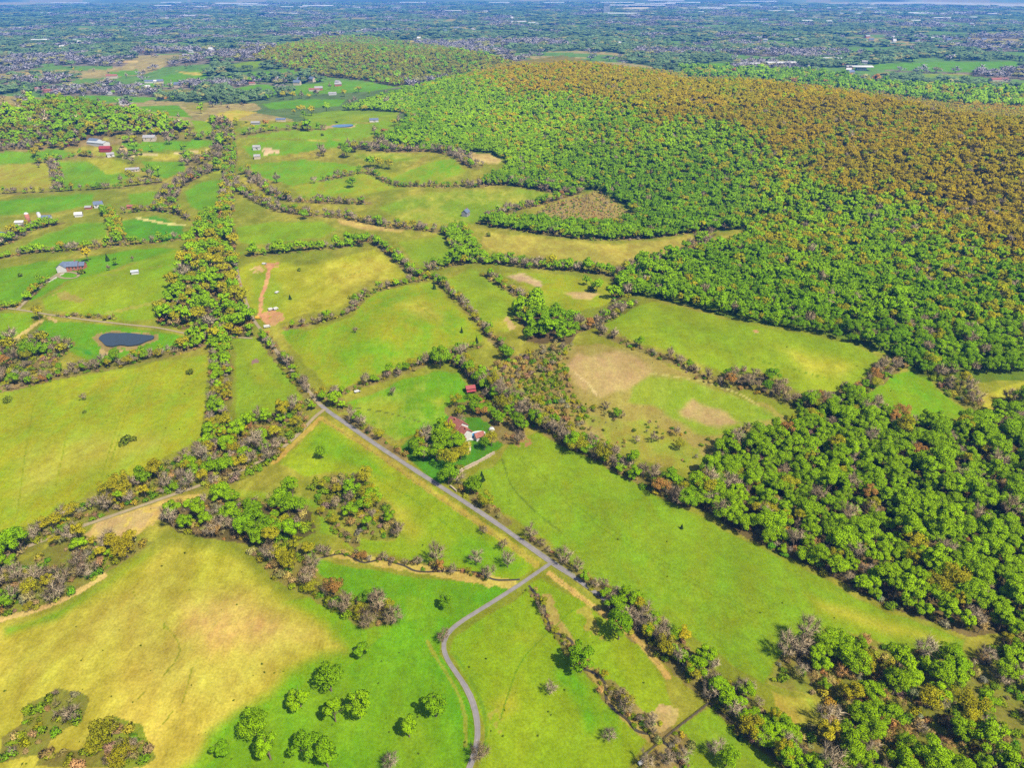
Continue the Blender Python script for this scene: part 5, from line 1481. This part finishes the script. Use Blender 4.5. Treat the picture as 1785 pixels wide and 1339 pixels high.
# ------------------------------------------------------------------ buildings
class Mesh:
    """collects boxes and slabs; build() links them as one mesh object"""
    def __init__(self):
        self.V, self.F = [], []
    def box(self, x0, x1, y0, y1, z0, z1):
        k = len(self.V)
        self.V += [(x, y, z) for x in (x0, x1) for y in (y0, y1) for z in (z0, z1)]
        self.F += [tuple(k + q for q in f) for f in ((0, 1, 3, 2), (4, 6, 7, 5), (0, 4, 5, 1), (2, 3, 7, 6), (0, 2, 6, 4), (1, 5, 7, 3))]
        return self
    def slab(self, a, b, c, d, t):
        """a quad a b c d with thickness t along its normal"""
        a, b, c, d = map(Vector, (a, b, c, d))
        n = (b - a).cross(d - a).normalized() * t
        k = len(self.V)
        self.V += [tuple(p) for p in (a, b, c, d, a + n, b + n, c + n, d + n)]
        self.F += [tuple(k + q for q in f) for f in ((3, 2, 1, 0), (4, 5, 6, 7), (0, 1, 5, 4), (1, 2, 6, 5), (2, 3, 7, 6), (3, 0, 4, 7))]
        return self
    def disc(self, cx, cy, z0, z1, r0, r1, n=16, sy=1.0):
        k = len(self.V)
        for z, r in ((z0, r0), (z1, r1)):
            self.V += [(cx + r * math.cos(2 * math.pi * i / n), cy + sy * r * math.sin(2 * math.pi * i / n), z) for i in range(n)]
        self.F += [(k + i, k + (i + 1) % n, k + n + (i + 1) % n, k + n + i) for i in range(n)]
        self.F += [tuple(k + i for i in reversed(range(n))), tuple(k + n + i for i in range(n))]
        return self
    def gable_walls(self, w, d, h, rh, ox=0, oy=0):
        """walls with two gable ends; the ridge runs along x"""
        x0, x1, y0, y1 = ox - w / 2, ox + w / 2, oy - d / 2, oy + d / 2
        k = len(self.V)
        self.V += [(x0, y0, -1), (x1, y0, -1), (x1, y1, -1), (x0, y1, -1), (x0, y0, h), (x1, y0, h), (x1, y1, h), (x0, y1, h), (x0, oy, h + rh), (x1, oy, h + rh)]
        self.F += [tuple(k + q for q in f) for f in ((0, 1, 5, 4), (2, 3, 7, 6), (1, 2, 6, 9, 5), (3, 0, 4, 8, 7), (4, 5, 9, 8), (6, 7, 8, 9))]
        return self
    def gable_roof(self, w, d, h, rh, o=.35, t=.18, ox=0, oy=0):
        s = rh / (d / 2)
        x0, x1 = ox - w / 2 - o, ox + w / 2 + o
        e = .04
        self.slab((x0, oy - d / 2 - o, h - s * o + e), (x1, oy - d / 2 - o, h - s * o + e), (x1, oy, h + rh + e), (x0, oy, h + rh + e), t)
        self.slab((x1, oy + d / 2 + o, h - s * o + e), (x0, oy + d / 2 + o, h - s * o + e), (x0, oy, h + rh + e), (x1, oy, h + rh + e), t)
        return self
    def build(self, name, mat, parent=None, smooth=False):
        return link_mesh(name, self.V, self.F, mat, parent, smooth)

def level(px, py, r=6):
    """a point on the ground, at the height of the lowest ground round it"""
    p = P1(px, py)
    q = [float(terrain(p.x + a, p.y + b)) for a in (-r, 0, r) for b in (-r, 0, r)]
    return Vector((p.x, p.y, sum(q) / 9))

def wing(root, w, d, h, rh, wall, roof, ox=0, oy=0, rz=0.0, windows=0, door=False, chimney=False, base=0.0):
    """one gabled block of a building: wall, roof, windows, door, chimney as parts of ROOT"""
    M = Matrix.Translation((ox, oy, base)) @ Matrix.Rotation(rz, 4, 'Z')
    made = [Mesh().gable_walls(w, d, h, rh).build('wall', wall, root), Mesh().gable_roof(w, d, h, rh).build('roof', roof, root)]
    if windows:
        for side in (-1, 1):
            for i in range(windows):
                x = -w / 2 + w * (i + .5) / windows
                y = side * d / 2
                f = Mesh().box(x - .5, x + .5, min(y, y + side * .06), max(y, y + side * .06), h * .42, h * .42 + 1.3).build('window', M_DARK, root)
                s = Mesh().box(x - .62, x + .62, min(y, y + side * .12), max(y, y + side * .12), h * .42 - .14, h * .42 - .02).build('sill', M_WHITE, f)
                made.append(f)
    if door:
        f = Mesh().box(-.55 + w * .12, .55 + w * .12, -d / 2 - .07, -d / 2, 0, 2.1).build('door', M_WOOD, root)
        made.append(f)
    if chimney:
        made.append(Mesh().box(w * .3 - .4, w * .3 + .4, -.4, .4, h, h + rh + 1.1).build('chimney', M_BRICK, root))
    for o in made:
        o.matrix_local = M
    return made

def house(px, py, rz, w, d, h, rh, wall, roof, label, cat='house', name='house', group=None, windows=0, door=False, chimney=False, wings=()):
    p = level(px, py)
    o = thing(name, p, rz, label, cat, group)
    wing(o, w, d, h, rh, wall, roof, windows=windows, door=door, chimney=chimney)
    for q in wings:
        wing(o, *q[0], **q[1])
    return o

# the farmhouse among the trees: three gabled blocks stepping downhill, porch, chimneys
a, b = P1(787, 746), P1(815, 768)
ang = math.atan2(b.y - a.y, b.x - a.x)
c = (a + b) / 2
L3 = (b - a).length
fh = thing('farmhouse', level(801, 757), ang, 'long white farmhouse with red brown roofs half hidden by trees', 'house')
wing(fh, L3 * .36, 6.4, 4.6, 2.5, M_WHITE, M_REDROOF, ox=-L3 * .34, windows=3, chimney=True)
wing(fh, L3 * .34, 7.0, 5.2, 2.8, M_WHITE, M_REDROOF, windows=3, door=True, oy=.4)
wing(fh, L3 * .36, 6.2, 4.2, 2.4, M_WHITE, M_REDROOF, ox=L3 * .34, oy=-.3, windows=3, chimney=True)
wing(fh, 5.0, 6.5, 3.2, 1.9, M_WHITE, M_REDROOF, ox=L3 * .42, oy=-5.0, rz=math.pi / 2, windows=1)
Mesh().box(-L3 * .2, L3 * .15, -5.6, -3.2, 2.6, 2.75).box(-L3 * .2, -L3 * .2 + .2, -5.55, -5.35, -.5, 2.6).box(L3 * .15 - .2, L3 * .15, -5.55, -5.35, -.5, 2.6).box(-.3, -.1, -5.55, -5.35, -.5, 2.6).build('porch', M_WHITE, fh)
w = smooth_line(line_world([(817, 770), (819, 778), (820, 786), (815, 790)], 1.0), 2)
ribbon('garden_path', w, .9, .08, plain('pale_gravel', (.42, .36, .25), .1, 2))
# pool with its paving and pool house
p = level(829, 760, 4)
pool = thing('swimming_pool', (p.x, p.y, p.z + .1), .5, 'blue swimming pool with white paving behind the farmhouse', 'pool')
Mesh().disc(0, 0, -1.5, .32, 5.6, 5.6, 20, .62).build('deck', M_WHITE, pool)
Mesh().disc(.2, 0, .2, .36, 4.0, 4.0, 20, .55).build('water', M_POOL, pool)
house(835, 765, .5, 4.4, 3.6, 2.4, 1.5, M_WHITE, M_REDROOF, 'small pool house with maroon roof beside the blue pool', 'pool house', 'pool_house', windows=1, door=True)
# white domed garden shelter
p = level(857, 750, 3)
dome = thing('garden_dome', p, 0, 'white round garden dome on the lawn behind the farmhouse', 'dome')
dome.scale = (.8, .8, .8)
V, F = [], []
for i in range(7):
    t = i / 6 * math.pi / 2
    for j in range(16):
        f = 2 * math.pi * j / 16
        V.append((1.9 * math.cos(t) * math.cos(f), 1.9 * math.cos(t) * math.sin(f), .3 + 2.0 * math.sin(t)))
for i in range(6):
    for j in range(16):
        F.append((i * 16 + j, i * 16 + (j + 1) % 16, (i + 1) * 16 + (j + 1) % 16, (i + 1) * 16 + j))
link_mesh('cover', V, F, M_WHITE, dome, True)
Mesh().disc(0, 0, -.6, .32, 2.0, 2.0, 16).build('base', M_STONE, dome)
for j in range(8):
    V, F = [], []
    f = 2 * math.pi * j / 8
    pts = [(1.96 * math.cos(i / 6 * math.pi / 2) * math.cos(f), 1.96 * math.cos(i / 6 * math.pi / 2) * math.sin(f), .3 + 2.06 * math.sin(i / 6 * math.pi / 2)) for i in range(7)]
    for u, v in zip(pts[:-1], pts[1:]):
        tube(V, F, u, v, .07, .07, 4)
    link_mesh('rib', V, F, M_SILVER, dome)
# red barn with its lean-to
p = level(820, 682, 4)
barn = thing('red_barn', p, .28, 'red roofed open barn with a lean-to beside the round lush pasture', 'barn')
barn.scale = (.78, .78, .78)
Mesh().gable_roof(6.4, 4.6, 3.4, 1.3).build('roof', M_REDMETAL, barn)
m = Mesh()
m.box(-3.2, 3.2, 2.18, 2.3, -1, 3.4).box(3.1, 3.2, -2.3, 2.18, -1, 3.4)
m.build('wall', M_WOOD, barn)
for x in (-3.1, 0, 3.0):
    Mesh().box(x - .1, x + .1, -2.3, -2.1, -1, 3.4).build('post', M_WOOD, barn)
Mesh().slab((-3.4, -4.6, 2.0), (3.4, -4.6, 2.0), (3.4, -2.75, 2.75), (-3.4, -2.75, 2.75), .12).build('lean_to_roof', M_REDMETAL, barn)
for x in (-3.2, 3.2):
    Mesh().box(x - .08, x + .08, -4.5, -4.3, -1, 2.0).build('lean_to_post', M_WOOD, barn)

def wall_along(name, pts, h, t, mat, label, cat, cope=None):
    w = smooth_line(line_world(pts, 1.5), 2)
    o = thing(name, Vector((w[0][0], w[0][1], float(terrain(*w[0])))), 0, label, cat)
    for nm, m_, z0, z1, tt in (('stonework', mat, -.6, h, t), ('coping', cope or mat, h, h + .12, t * 1.3)):
        V, F = [], []
        tg = np.gradient(w, axis=0); tg /= np.linalg.norm(tg, axis=1)[:, None]
        for i in range(len(w)):
            n = (-tg[i][1], tg[i][0]); zz = float(terrain(*w[i]))
            zz += .08 * math.sin(i * 1.7) * (z1 > 0)
            for s, z in ((-1, z0), (1, z0), (1, z1), (-1, z1)):
                V.append((w[i][0] + n[0] * s * tt / 2 - o.location.x, w[i][1] + n[1] * s * tt / 2 - o.location.y, zz + z - o.location.z))
        for i in range(len(w) - 1):
            for q in range(4):
                F.append((i * 4 + q, i * 4 + (q + 1) % 4, i * 4 + 4 + (q + 1) % 4, i * 4 + 4 + q))
        F += [(3, 2, 1, 0), tuple(4 * (len(w) - 1) + q for q in range(4))]
        link_mesh(nm, V, F, m_, o)
    return o
wall_along('garden_wall', [(788, 829), (815, 815), (840, 803), (861, 791)], .9, .55, M_STONE, 'pale stone garden wall between the farmhouse lawn and the long pasture', 'wall')
wall_along('garden_wall', [(785, 849), (790, 853), (796, 858)], .9, .5, M_STONE, 'short stone wall stub beside the road below the farmhouse', 'wall')
wall_along('garden_wall', [(722, 778), (735, 770), (750, 763)], .9, .5, M_STONE, 'stone wall in the trees on the road side of the farmhouse', 'wall')

def fence(pts, step, rails, mat, label, h=1.2, thick=.12):
    w = smooth_line(line_world(pts, step), 1)
    z = terrain(w[:, 0], w[:, 1])
    o = thing('board_fence' if rails > 2 else 'wire_fence', (w[0][0], w[0][1], z[0]), 0, label, 'fence')
    V, F = [], []
    for p, zz in zip(w, z):
        a = Vector((p[0] - w[0][0], p[1] - w[0][1], zz - z[0]))
        tube(V, F, a + Vector((0, 0, -.4)), a + Vector((0, 0, h)), thick * .6, thick * .6, 4)
    po = link_mesh('post', V, F, mat, o); po['kind'] = 'stuff'
    V, F = [], []
    for i in range(len(w) - 1):
        for r in range(rails):
            hh = h * (.3 + .62 * r / max(1, rails - 1))
            a = Vector((w[i][0] - w[0][0], w[i][1] - w[0][1], z[i] - z[0] + hh)); b = Vector((w[i + 1][0] - w[0][0], w[i + 1][1] - w[0][1], z[i + 1] - z[0] + hh))
            tube(V, F, a, b, thick * (.55 if rails > 2 else .12), thick * (.55 if rails > 2 else .12), 4)
    ra = link_mesh('rail', V, F, mat, o); ra['kind'] = 'stuff'
M_FENCE = plain('dark_fence_boards', (.07, .055, .04), .2, 2)
fence([(1120, 1322), (1180, 1272), (1236, 1228)], 2.6, 3, M_FENCE, 'dark board fence rising from the creek to the paddock corner')
fence([(1236, 1228), (1300, 1283), (1369, 1337), (1420, 1380)], 2.6, 3, M_FENCE, 'dark board fence between the paddock and the hidden lane')
fence([(566, 735), (640, 782), (720, 838), (790, 886), (850, 926), (920, 975)], 4, 2, M_WOOD, 'wire fence with wooden posts on the triangle pasture side of the road')
fence([(968, 1008), (1010, 1042), (1060, 1078), (1100, 1108), (1150, 1160)], 4, 2, M_WOOD, 'wire fence with wooden posts beside the hidden lane')

# the estate house on its lawn
eh = house(128, 470, .15, 10, 6.5, 4.0, 2.8, M_BRICK, M_SLATE, 'large estate house with blue grey roofs and a driveway loop', 'house', 'estate_house', windows=4, door=True, chimney=True,
           wings=[((6.5, 6.5, 3.8, 2.6, M_WHITE, M_SLATE), dict(ox=-6.6, oy=-1.5, rz=math.pi / 2, windows=2)), ((5, 5.4, 3.4, 2.2, M_BRICK, M_SLATE), dict(ox=6.4, oy=1.5, windows=2))])
def loop_drive():
    t = np.linspace(0, 2 * math.pi, 26)
    w = P(119 + 18 * np.cos(t), 480 + 5.5 * np.sin(t))[:, :2]
    ribbon('estate_drive', w, 2.4, .16, M_ROAD['gravel'])
loop_drive()
SMALL = [  # px, py, turn, width, depth, wall height, roof rise, wall, roof, label, category, name, windows, chimney
    (236, 477, .35, 6.0, 4.0, 2.6, 1.0, M_WHITE, M_SILVER, 'small white shed with metal roof alone on the estate lawn', 'shed', 'field_shed', 0, 0),
    (36, 391, .1, 9, 6, 3.2, 1.4, M_WHITE, M_WHITE, 'white low barn beside the blue capped silo', 'barn', 'white_barn', 0, 0),
    (82, 383, .2, 10, 6, 3.6, 1.8, M_WHITE, M_SLATE, 'white barn with blue grey roof beside the paired silo', 'barn', 'white_barn', 0, 0),
    (138, 377, .3, 8, 6, 3.0, 2.2, M_WHITE, M_WHITE, 'white roofed building beside the grey riding ring', 'barn', 'white_barn', 0, 0),
    (173, 361, .4, 10, 7, 4.5, 3.0, M_WHITE, M_SLATE, 'white house with steep blue roof among golden trees', 'house', 'house', 2, 1),
    (229, 363, .1, 8, 5, 3.0, 1.6, M_BRICK, M_REDROOF, 'low house with brown roof under trees by the lane', 'house', 'house', 1, 0),
    (155, 364, .1, 7, 5, 2.6, 1.4, M_BRICK, M_GREY, 'small brown shed left of the white house among golden trees', 'shed', 'shed', 0, 0),
    (812, 376, 1.2, 9, 7, 5.0, 3.0, M_GREY, M_SLATE, 'dark roofed house alone above the tan pasture', 'house', 'house', 2, 1),
    (172, 252, -.35, 34, 12, 4.0, 2.2, M_WHITE, M_SILVER, 'long white barn on the farm below the wooded hill', 'barn', 'white_barn', 0, 0),
    (166, 248, -.35, 18, 10, 4.0, 2.2, M_WHITE, M_SLATE, 'blue grey roofed barn behind the long white barn', 'barn', 'white_barn', 0, 0),
    (185, 263, .1, 16, 9, 4.5, 3.0, M_REDMETAL, M_REDMETAL, 'bright red barn below the long white barn', 'barn', 'red_barn', 0, 0),
    (193, 272, .6, 10, 7, 3.5, 2.0, M_WHITE, M_GREY, 'small white house below the red barn', 'house', 'house', 1, 0),
    (115, 253, .1, 12, 7, 3.2, 2.0, M_BRICK, M_REDROOF, 'small brick house at the foot of the wooded hill', 'house', 'house', 0, 0),
    (232, 298, .25, 18, 8, 3.2, 1.8, M_CREAM, M_GREY, 'long grey roofed house beside the yellow field', 'house', 'house', 3, 1),
    (262, 244, .1, 18, 10, 5.0, 3.0, M_CREAM, M_GREY, 'large grey house on the lush hill field', 'house', 'house', 2, 1),
    (448, 260, .1, 11, 7, 4.0, 2.4, M_WHITE, M_GREY, 'white house beside the sandy riding ring', 'house', 'house', 1, 0),
    (449, 276, .2, 9, 7, 4.0, 2.2, M_CREAM, M_GREY, 'grey house below the sandy riding ring', 'house', 'house', 0, 0),
    (652, 212, .2, 16, 9, 4.0, 2.4, M_WHITE, M_SLATE, 'white house with blue roof on the hill pasture beside the far wood', 'house', 'house', 1, 0),
    (490, 211, .1, 16, 8, 3.5, 2.0, M_CREAM, M_SLATE, 'blue roofed house among trees beyond the sandy riding ring', 'house', 'house', 0, 0),
    (446, 216, .1, 14, 9, 3.0, 1.6, M_GREY, M_GREY, 'dark low house by the far road', 'house', 'house', 0, 0),
    (90, 160, .1, 44, 14, 5.0, 3.0, M_BRICK, M_REDROOF, 'long red brick barn on the far left farm', 'barn', 'brick_barn', 0, 0),
    (70, 157, .2, 20, 12, 5.0, 3.0, M_CREAM, M_REDROOF, 'cream house left of the long red brick barn', 'house', 'house', 0, 0),
    (196, 136, .2, 30, 14, 7.0, 4.0, M_CREAM, M_REDROOF, 'big cream house beside the dark pines', 'house', 'house', 0, 0),
    (262, 144, .1, 26, 12, 5.0, 3.0, M_WHITE, M_SLATE, 'white farm buildings on the far green field', 'barn', 'white_barn', 0, 0),
    (275, 144, .1, 18, 10, 5.0, 3.0, M_WHITE, M_WHITE, 'white shed on the far green field', 'barn', 'white_barn', 0, 0),
    (190, 164, .1, 14, 10, 4.0, 3.0, M_WHITE, M_GREY, 'small white house by the far yellow meadow', 'house', 'house', 0, 0),
    (215, 182, .3, 12, 12, 5.0, 4.0, M_WHITE, M_GREY, 'white house standing above the wooded hill', 'house', 'house', 0, 0),
    (395, 147, .1, 20, 10, 5.0, 3.0, M_WHITE, M_GREY, 'white house by the bare valley wood', 'house', 'house', 0, 0),
    (440, 147, .1, 16, 10, 4.0, 2.6, M_CREAM, M_REDROOF, 'cream house beyond the green valley field', 'house', 'house', 0, 0),
    (527, 136, .1, 20, 10, 4.0, 2.6, M_WHITE, M_GREY, 'white house below the olive hill', 'house', 'house', 0, 0),
    (548, 158, .1, 26, 12, 4.0, 2.6, M_CREAM, M_REDROOF, 'cream house among dark trees below the olive hill', 'house', 'house', 0, 0),
    (580, 165, .1, 18, 10, 4.0, 2.6, M_WHITE, M_GREY, 'white house at the edge of the green field below the olive hill', 'house', 'house', 0, 0),
    (712, 106, .1, 14, 9, 5.0, 3.0, M_WHITE, M_SLATE, 'white mansion in the woods of the olive hill', 'house', 'house', 0, 0),
    (1505, 142, .2, 40, 18, 7, 5.0, M_CREAM, M_SLATE, 'cream house with blue roof behind the ridge', 'house', 'house', 0, 0),
    (1276, 130, .1, 40, 16, 5, 4.0, M_WHITE, M_GREY, 'white buildings just behind the ridge crest', 'house', 'house', 0, 0),
    (1350, 127, .1, 40, 16, 5, 4.0, M_CREAM, M_REDROOF, 'pink roofed buildings behind the ridge crest', 'house', 'house', 0, 0),
    (1740, 141, .1, 50, 18, 5, 4.0, M_CREAM, M_REDROOF, 'cream farm buildings beside the far wooded knoll', 'house', 'house', 0, 0),
]
for px, py, rz, w_, d_, h_, rh_, wm, rm, lab, cat, nm, nw, ch in SMALL:
    f_ = .82
    house(px, py, rz, w_ * f_, d_ * f_, h_ * f_, rh_ * f_, wm, rm, lab, cat, nm, windows=nw, chimney=bool(ch), door=bool(nw))
def silo(px, py, r, h, wall, cap, label):
    p = level(px, py, 3)
    o = thing('silo', p, 0, label, 'silo')
    Mesh().disc(0, 0, -1, h, r, r, 18).build('drum', wall, o, True)
    V, F = [], []
    for i in range(5):
        t = i / 4 * math.pi / 2 * .98
        V += [((r + .1) * math.cos(t) * math.cos(2 * math.pi * j / 18), (r + .1) * math.cos(t) * math.sin(2 * math.pi * j / 18), h + .02 + r * .8 * math.sin(t)) for j in range(18)]
    F = [(i * 18 + j, i * 18 + (j + 1) % 18, (i + 1) * 18 + (j + 1) % 18, (i + 1) * 18 + j) for i in range(4) for j in range(18)]
    link_mesh('cap', V, F, cap, o, True)
    for k in range(4):
        Mesh().disc(0, 0, h * (.15 + .22 * k), h * (.15 + .22 * k) + .15, r + .05, r + .05, 18).build('hoop', M_SILVER, o)
silo(51, 388, 1.9, 8.5, M_BRICK, M_WHITE, 'brown silo with white cap beside the white low barn')
silo(71, 384, 1.6, 7.0, M_WHITE, M_SILVER, 'white silo beside the barn with blue grey roof')

# trucks, trailers and plant on the dirt lot
def vehicle(px, py, rz, l, w, h, mat, label, cat, name, cab=.35):
    p = level(px, py, 2)
    o = thing(name, p + Vector((0, 0, .1)), rz, label, cat)
    o.scale = (.75, .75, .75)
    Mesh().box(-l / 2, l / 2 - l * cab, -w / 2, w / 2, .55, h).build('body', mat, o)
    m = Mesh(); k = l / 2 - l * cab
    m.V += [(k + .02, -w / 2 + .04, .5), (l / 2, -w / 2 + .04, .5), (l / 2, -w / 2 + .04, h * .55), (l / 2 - l * cab * .45, -w / 2 + .04, h * .94), (k + .02, -w / 2 + .04, h * .94)]
    m.V += [(x, -y, z) for x, y, z in m.V]
    m.F += [(0, 1, 2, 3, 4), (9, 8, 7, 6, 5), (0, 5, 6, 1), (1, 6, 7, 2), (2, 7, 8, 3), (3, 8, 9, 4), (4, 9, 5, 0)]
    m.build('cab', mat, o)
    a, b = Vector((l / 2 - .02, 0, h * .58)), Vector((l / 2 - l * cab * .43, 0, h * .90))
    n = Vector((b.z - a.z, 0, a.x - b.x)).normalized() * .04
    Mesh().slab((a.x + n.x, -w * .4, a.z + n.z), (a.x + n.x, w * .4, a.z + n.z), (b.x + n.x, w * .4, b.z + n.z), (b.x + n.x, -w * .4, b.z + n.z), .03).build('windscreen', M_DARK, o)
    for x in (-l * .32, l * .30):
        for s in (-1, 1):
            V, F = [], []
            tube(V, F, (x, s * (w / 2 - .22), .42), (x, s * (w / 2 + .02), .42), .42, .42, 12)
            F += [tuple(range(12)), tuple(reversed(range(12, 24)))]
            link_mesh('wheel', V, F, M_RUBBER, o)
vehicle(466, 571, .4, 5.6, 2.0, 2.2, M_WHITE, 'white van parked at the dirt lot by the road', 'van', 'parked_van')
vehicle(483, 511, 1.2, 4.6, 1.9, 1.7, M_WHITE, 'white pickup standing alone on the dirt track field', 'truck', 'pickup_truck')
vehicle(472, 541, .7, 4.4, 2.0, 2.3, M_WHITE, 'white truck left of the pair above the dirt lot', 'truck', 'parked_truck')
vehicle(481, 540, .9, 4.6, 2.0, 2.3, M_WHITE, 'white truck right of the pair above the dirt lot', 'truck', 'parked_truck')
vehicle(450, 556, .1, 4.4, 2.0, 2.3, M_YELLOW, 'yellow loader at the edge of the dirt lot', 'loader', 'wheel_loader')
vehicle(623, 684, .5, 4.5, 1.8, 1.5, M_WHITE, 'white car parked in the hedge left of the round lush pasture', 'car', 'parked_car', .5)
vehicle(461, 461, .1, 4.5, 1.9, 1.8, M_WHITE, 'white car at the top of the dirt track', 'car', 'parked_car', .5)
vehicle(1117, 1333, .5, 2.4, 1.3, 1.4, M_WHITE, 'small white trailer in the grass by the board fence', 'trailer', 'horse_trailer', .2)

# the far towns: every roof is a house of its own, sheds are long and white
def proto(w, d, h, rh, wall, roof):
    m = Mesh().gable_walls(w, d, h, rh)
    n = len(m.F)
    m.gable_roof(w, d, h, rh, .6, .3)
    return mesh_of('house', m.V, m.F, [wall, roof], None, [0] * n + [1] * (len(m.F) - n))
HOUSES = [proto(14, 9, 6, 3.5, M_WHITE, M_GREY), proto(16, 10, 6.5, 4, M_CREAM, M_SLATE), proto(13, 10, 6, 4, M_WHITE, M_WHITE), proto(18, 10, 5, 3.5, M_BRICK, M_GREY)]
for me_ in HOUSES:
    for pl in me_.polygons:
        pl.use_smooth = False
TOWNS = [('in the suburb beyond the ridge', 1600, 72, 95, 10, 40), ('in the town behind the big green field', 1350, 68, 80, 8, 22), ('in the housing far beyond the ridge', 1680, 46, 100, 10, 36), ('in the far estate behind the ridge crest', 1290, 36, 110, 9, 30),
         ('on the wooded plain above the ridge crest', 1040, 82, 70, 9, 18), ('in the white row beyond the olive hill', 792, 52, 40, 3, 18), ('beside the water tower', 930, 42, 26, 3, 8), ('in the far left suburb', 330, 92, 130, 9, 16),
         ('on the hazy plain at the far left', 80, 100, 90, 14, 12), ('along the far valley', 240, 150, 160, 16, 14), ('below the olive hill', 560, 150, 70, 18, 10), ('in the hazy middle of the plain', 640, 56, 120, 8, 14), ('in the village behind the ridge', 1420, 118, 130, 12, 26)]
hr = np.random.default_rng(21)
for phrase, cx, cy, sx, sy, n in TOWNS:
    n = int(n * (.5 if cy > 90 else .85))
    q = P(cx + hr.normal(0, sx * .55, n), np.maximum(6, cy + hr.normal(0, sy * .5, n)))
    for i in range(n):
        o = bpy.data.objects.new('house', HOUSES[hr.integers(4)])
        COL.objects.link(o)
        o.location = q[i]; o.rotation_euler = (0, 0, hr.uniform(-.5, .5)); sc_ = hr.uniform(.7, 1.15); o.scale = (sc_, sc_, sc_)
        tag(o, f'tiny pale house {phrase}', 'house', f'houses {phrase}')
SHED = proto(1, 1, .9, .1, M_WHITE, M_WHITE)
SHEDS = [(340, 13, 150), (285, 12, 110), (300, 6, 160), (415, 8, 300), (440, 11, 220), (140, 73, 34), (128, 76, 44), (70, 73, 50), (90, 24, 110), (136, 7, 160), (104, 7, 120), (290, 34, 60), (325, 29, 90), (500, 25, 120), (480, 24, 80), (555, 12, 200), (510, 13, 200), (680, 14, 140),
         (640, 14, 160), (720, 6, 200), (1075, 6, 260), (1110, 11, 380), (1140, 8, 300), (1160, 3, 300), (1058, 19, 180), (1020, 19, 160), (1100, 25, 240), (1150, 3, 200), (1190, 6, 260), (1240, 14, 200), (1290, 11, 260), (1345, 13, 240), (1320, 4, 300), (1360, 20, 150), (1450, 15, 240), (1490, 15, 260), (1440, 25, 100), (1480, 25, 110),
         (1535, 23, 260), (1590, 24, 160), (1670, 24, 60), (1730, 26, 60), (1620, 25, 180), (1590, 38, 60), (1585, 40, 50), (1640, 33, 80), (1700, 32, 70), (1390, 38, 110), (1430, 39, 90), (965, 6, 160), (1240, 16, 150), (1210, 22, 100), (870, 6, 160), (790, 20, 90), (860, 21, 110), (905, 40, 60), (930, 42, 70), (670, 59, 30), (297, 50, 40), (1305, 117, 40), (1360, 115, 60), (1440, 107, 60), (1500, 122, 40)]
for i, (px, py, l) in enumerate(SHEDS):
    o = bpy.data.objects.new('warehouse', SHED)
    COL.objects.link(o)
    l *= .62
    o.location = P1(px, py); o.scale = (l, max(12, l * .28), 9 if py > 12 else 13); o.rotation_euler = (0, 0, hr.uniform(-.08, .08))
    side = 'left' if px < 600 else 'middle' if px < 1150 else 'right'
    far_ = 'on the hazy horizon' if py < 12 else 'far out on the plain' if py < 32 else 'on the plain beyond the hills'
    tag(o, f'{"long" if l > 140 else "small"} white warehouse {far_} in the {side} of the photo', 'warehouse', f'white warehouses {far_} {side}')
p = level(892, 43, 20)
tw = thing('water_tower', p, 0, 'white water tower standing on the hazy plain', 'water tower')
Mesh().disc(0, 0, -2, 26, 3.2, 2.6, 14).build('shaft', M_WHITE, tw, True)
m = Mesh()
for z0, z1, r0, r1 in ((26, 30, 3, 9), (30, 37, 9, 9), (37, 40, 9, 2)):
    m.disc(0, 0, z0, z1, r0, r1, 16)
tk_ = m.build('tank', M_WHITE, tw, True)
p = level(1057, 21, 20)
ob = thing('office_block', p, 0, 'tall white block rising from the hazy plain', 'building')
Mesh().box(-22, 22, -15, 15, -2, 52).build('wall', M_WHITE, ob)
Mesh().box(-24, 24, -17, 17, 52, 54).build('roof', M_GREY, ob)
for k in range(6):
    Mesh().box(-21, 21, -15.2, -15, 4 + 8 * k, 8 + 8 * k).build('window', M_DARK, ob)


# ------------------------------------------------------------------ haze: the air over the plain
def haze():
    x0, x1, y0, y1, z0, z1 = -33000, 33000, -900, 41000, -22, 206
    V = [(x, y, z) for x in (x0, x1) for y in (y0, y1) for z in (z0, z1)]
    F = [(0, 1, 3, 2), (4, 6, 7, 5), (0, 4, 5, 1), (2, 3, 7, 6), (0, 2, 6, 4), (1, 5, 7, 3)]
    m = bpy.data.materials.new('air'); m.use_nodes = True
    nt = m.node_tree; nt.nodes.clear()
    out = nt.nodes.new('ShaderNodeOutputMaterial')
    pv = nt.nodes.new('ShaderNodeVolumePrincipled')
    pv.inputs['Color'].default_value = (.06, .34, 1.0, 1)
    pv.inputs['Density'].default_value = HAZE
    nt.links.new(pv.outputs[0], out.inputs['Volume'])
    o = link_mesh('haze', V, F, m)
    o['kind'] = 'stuff'
HAZE = 7.6e-5
haze()
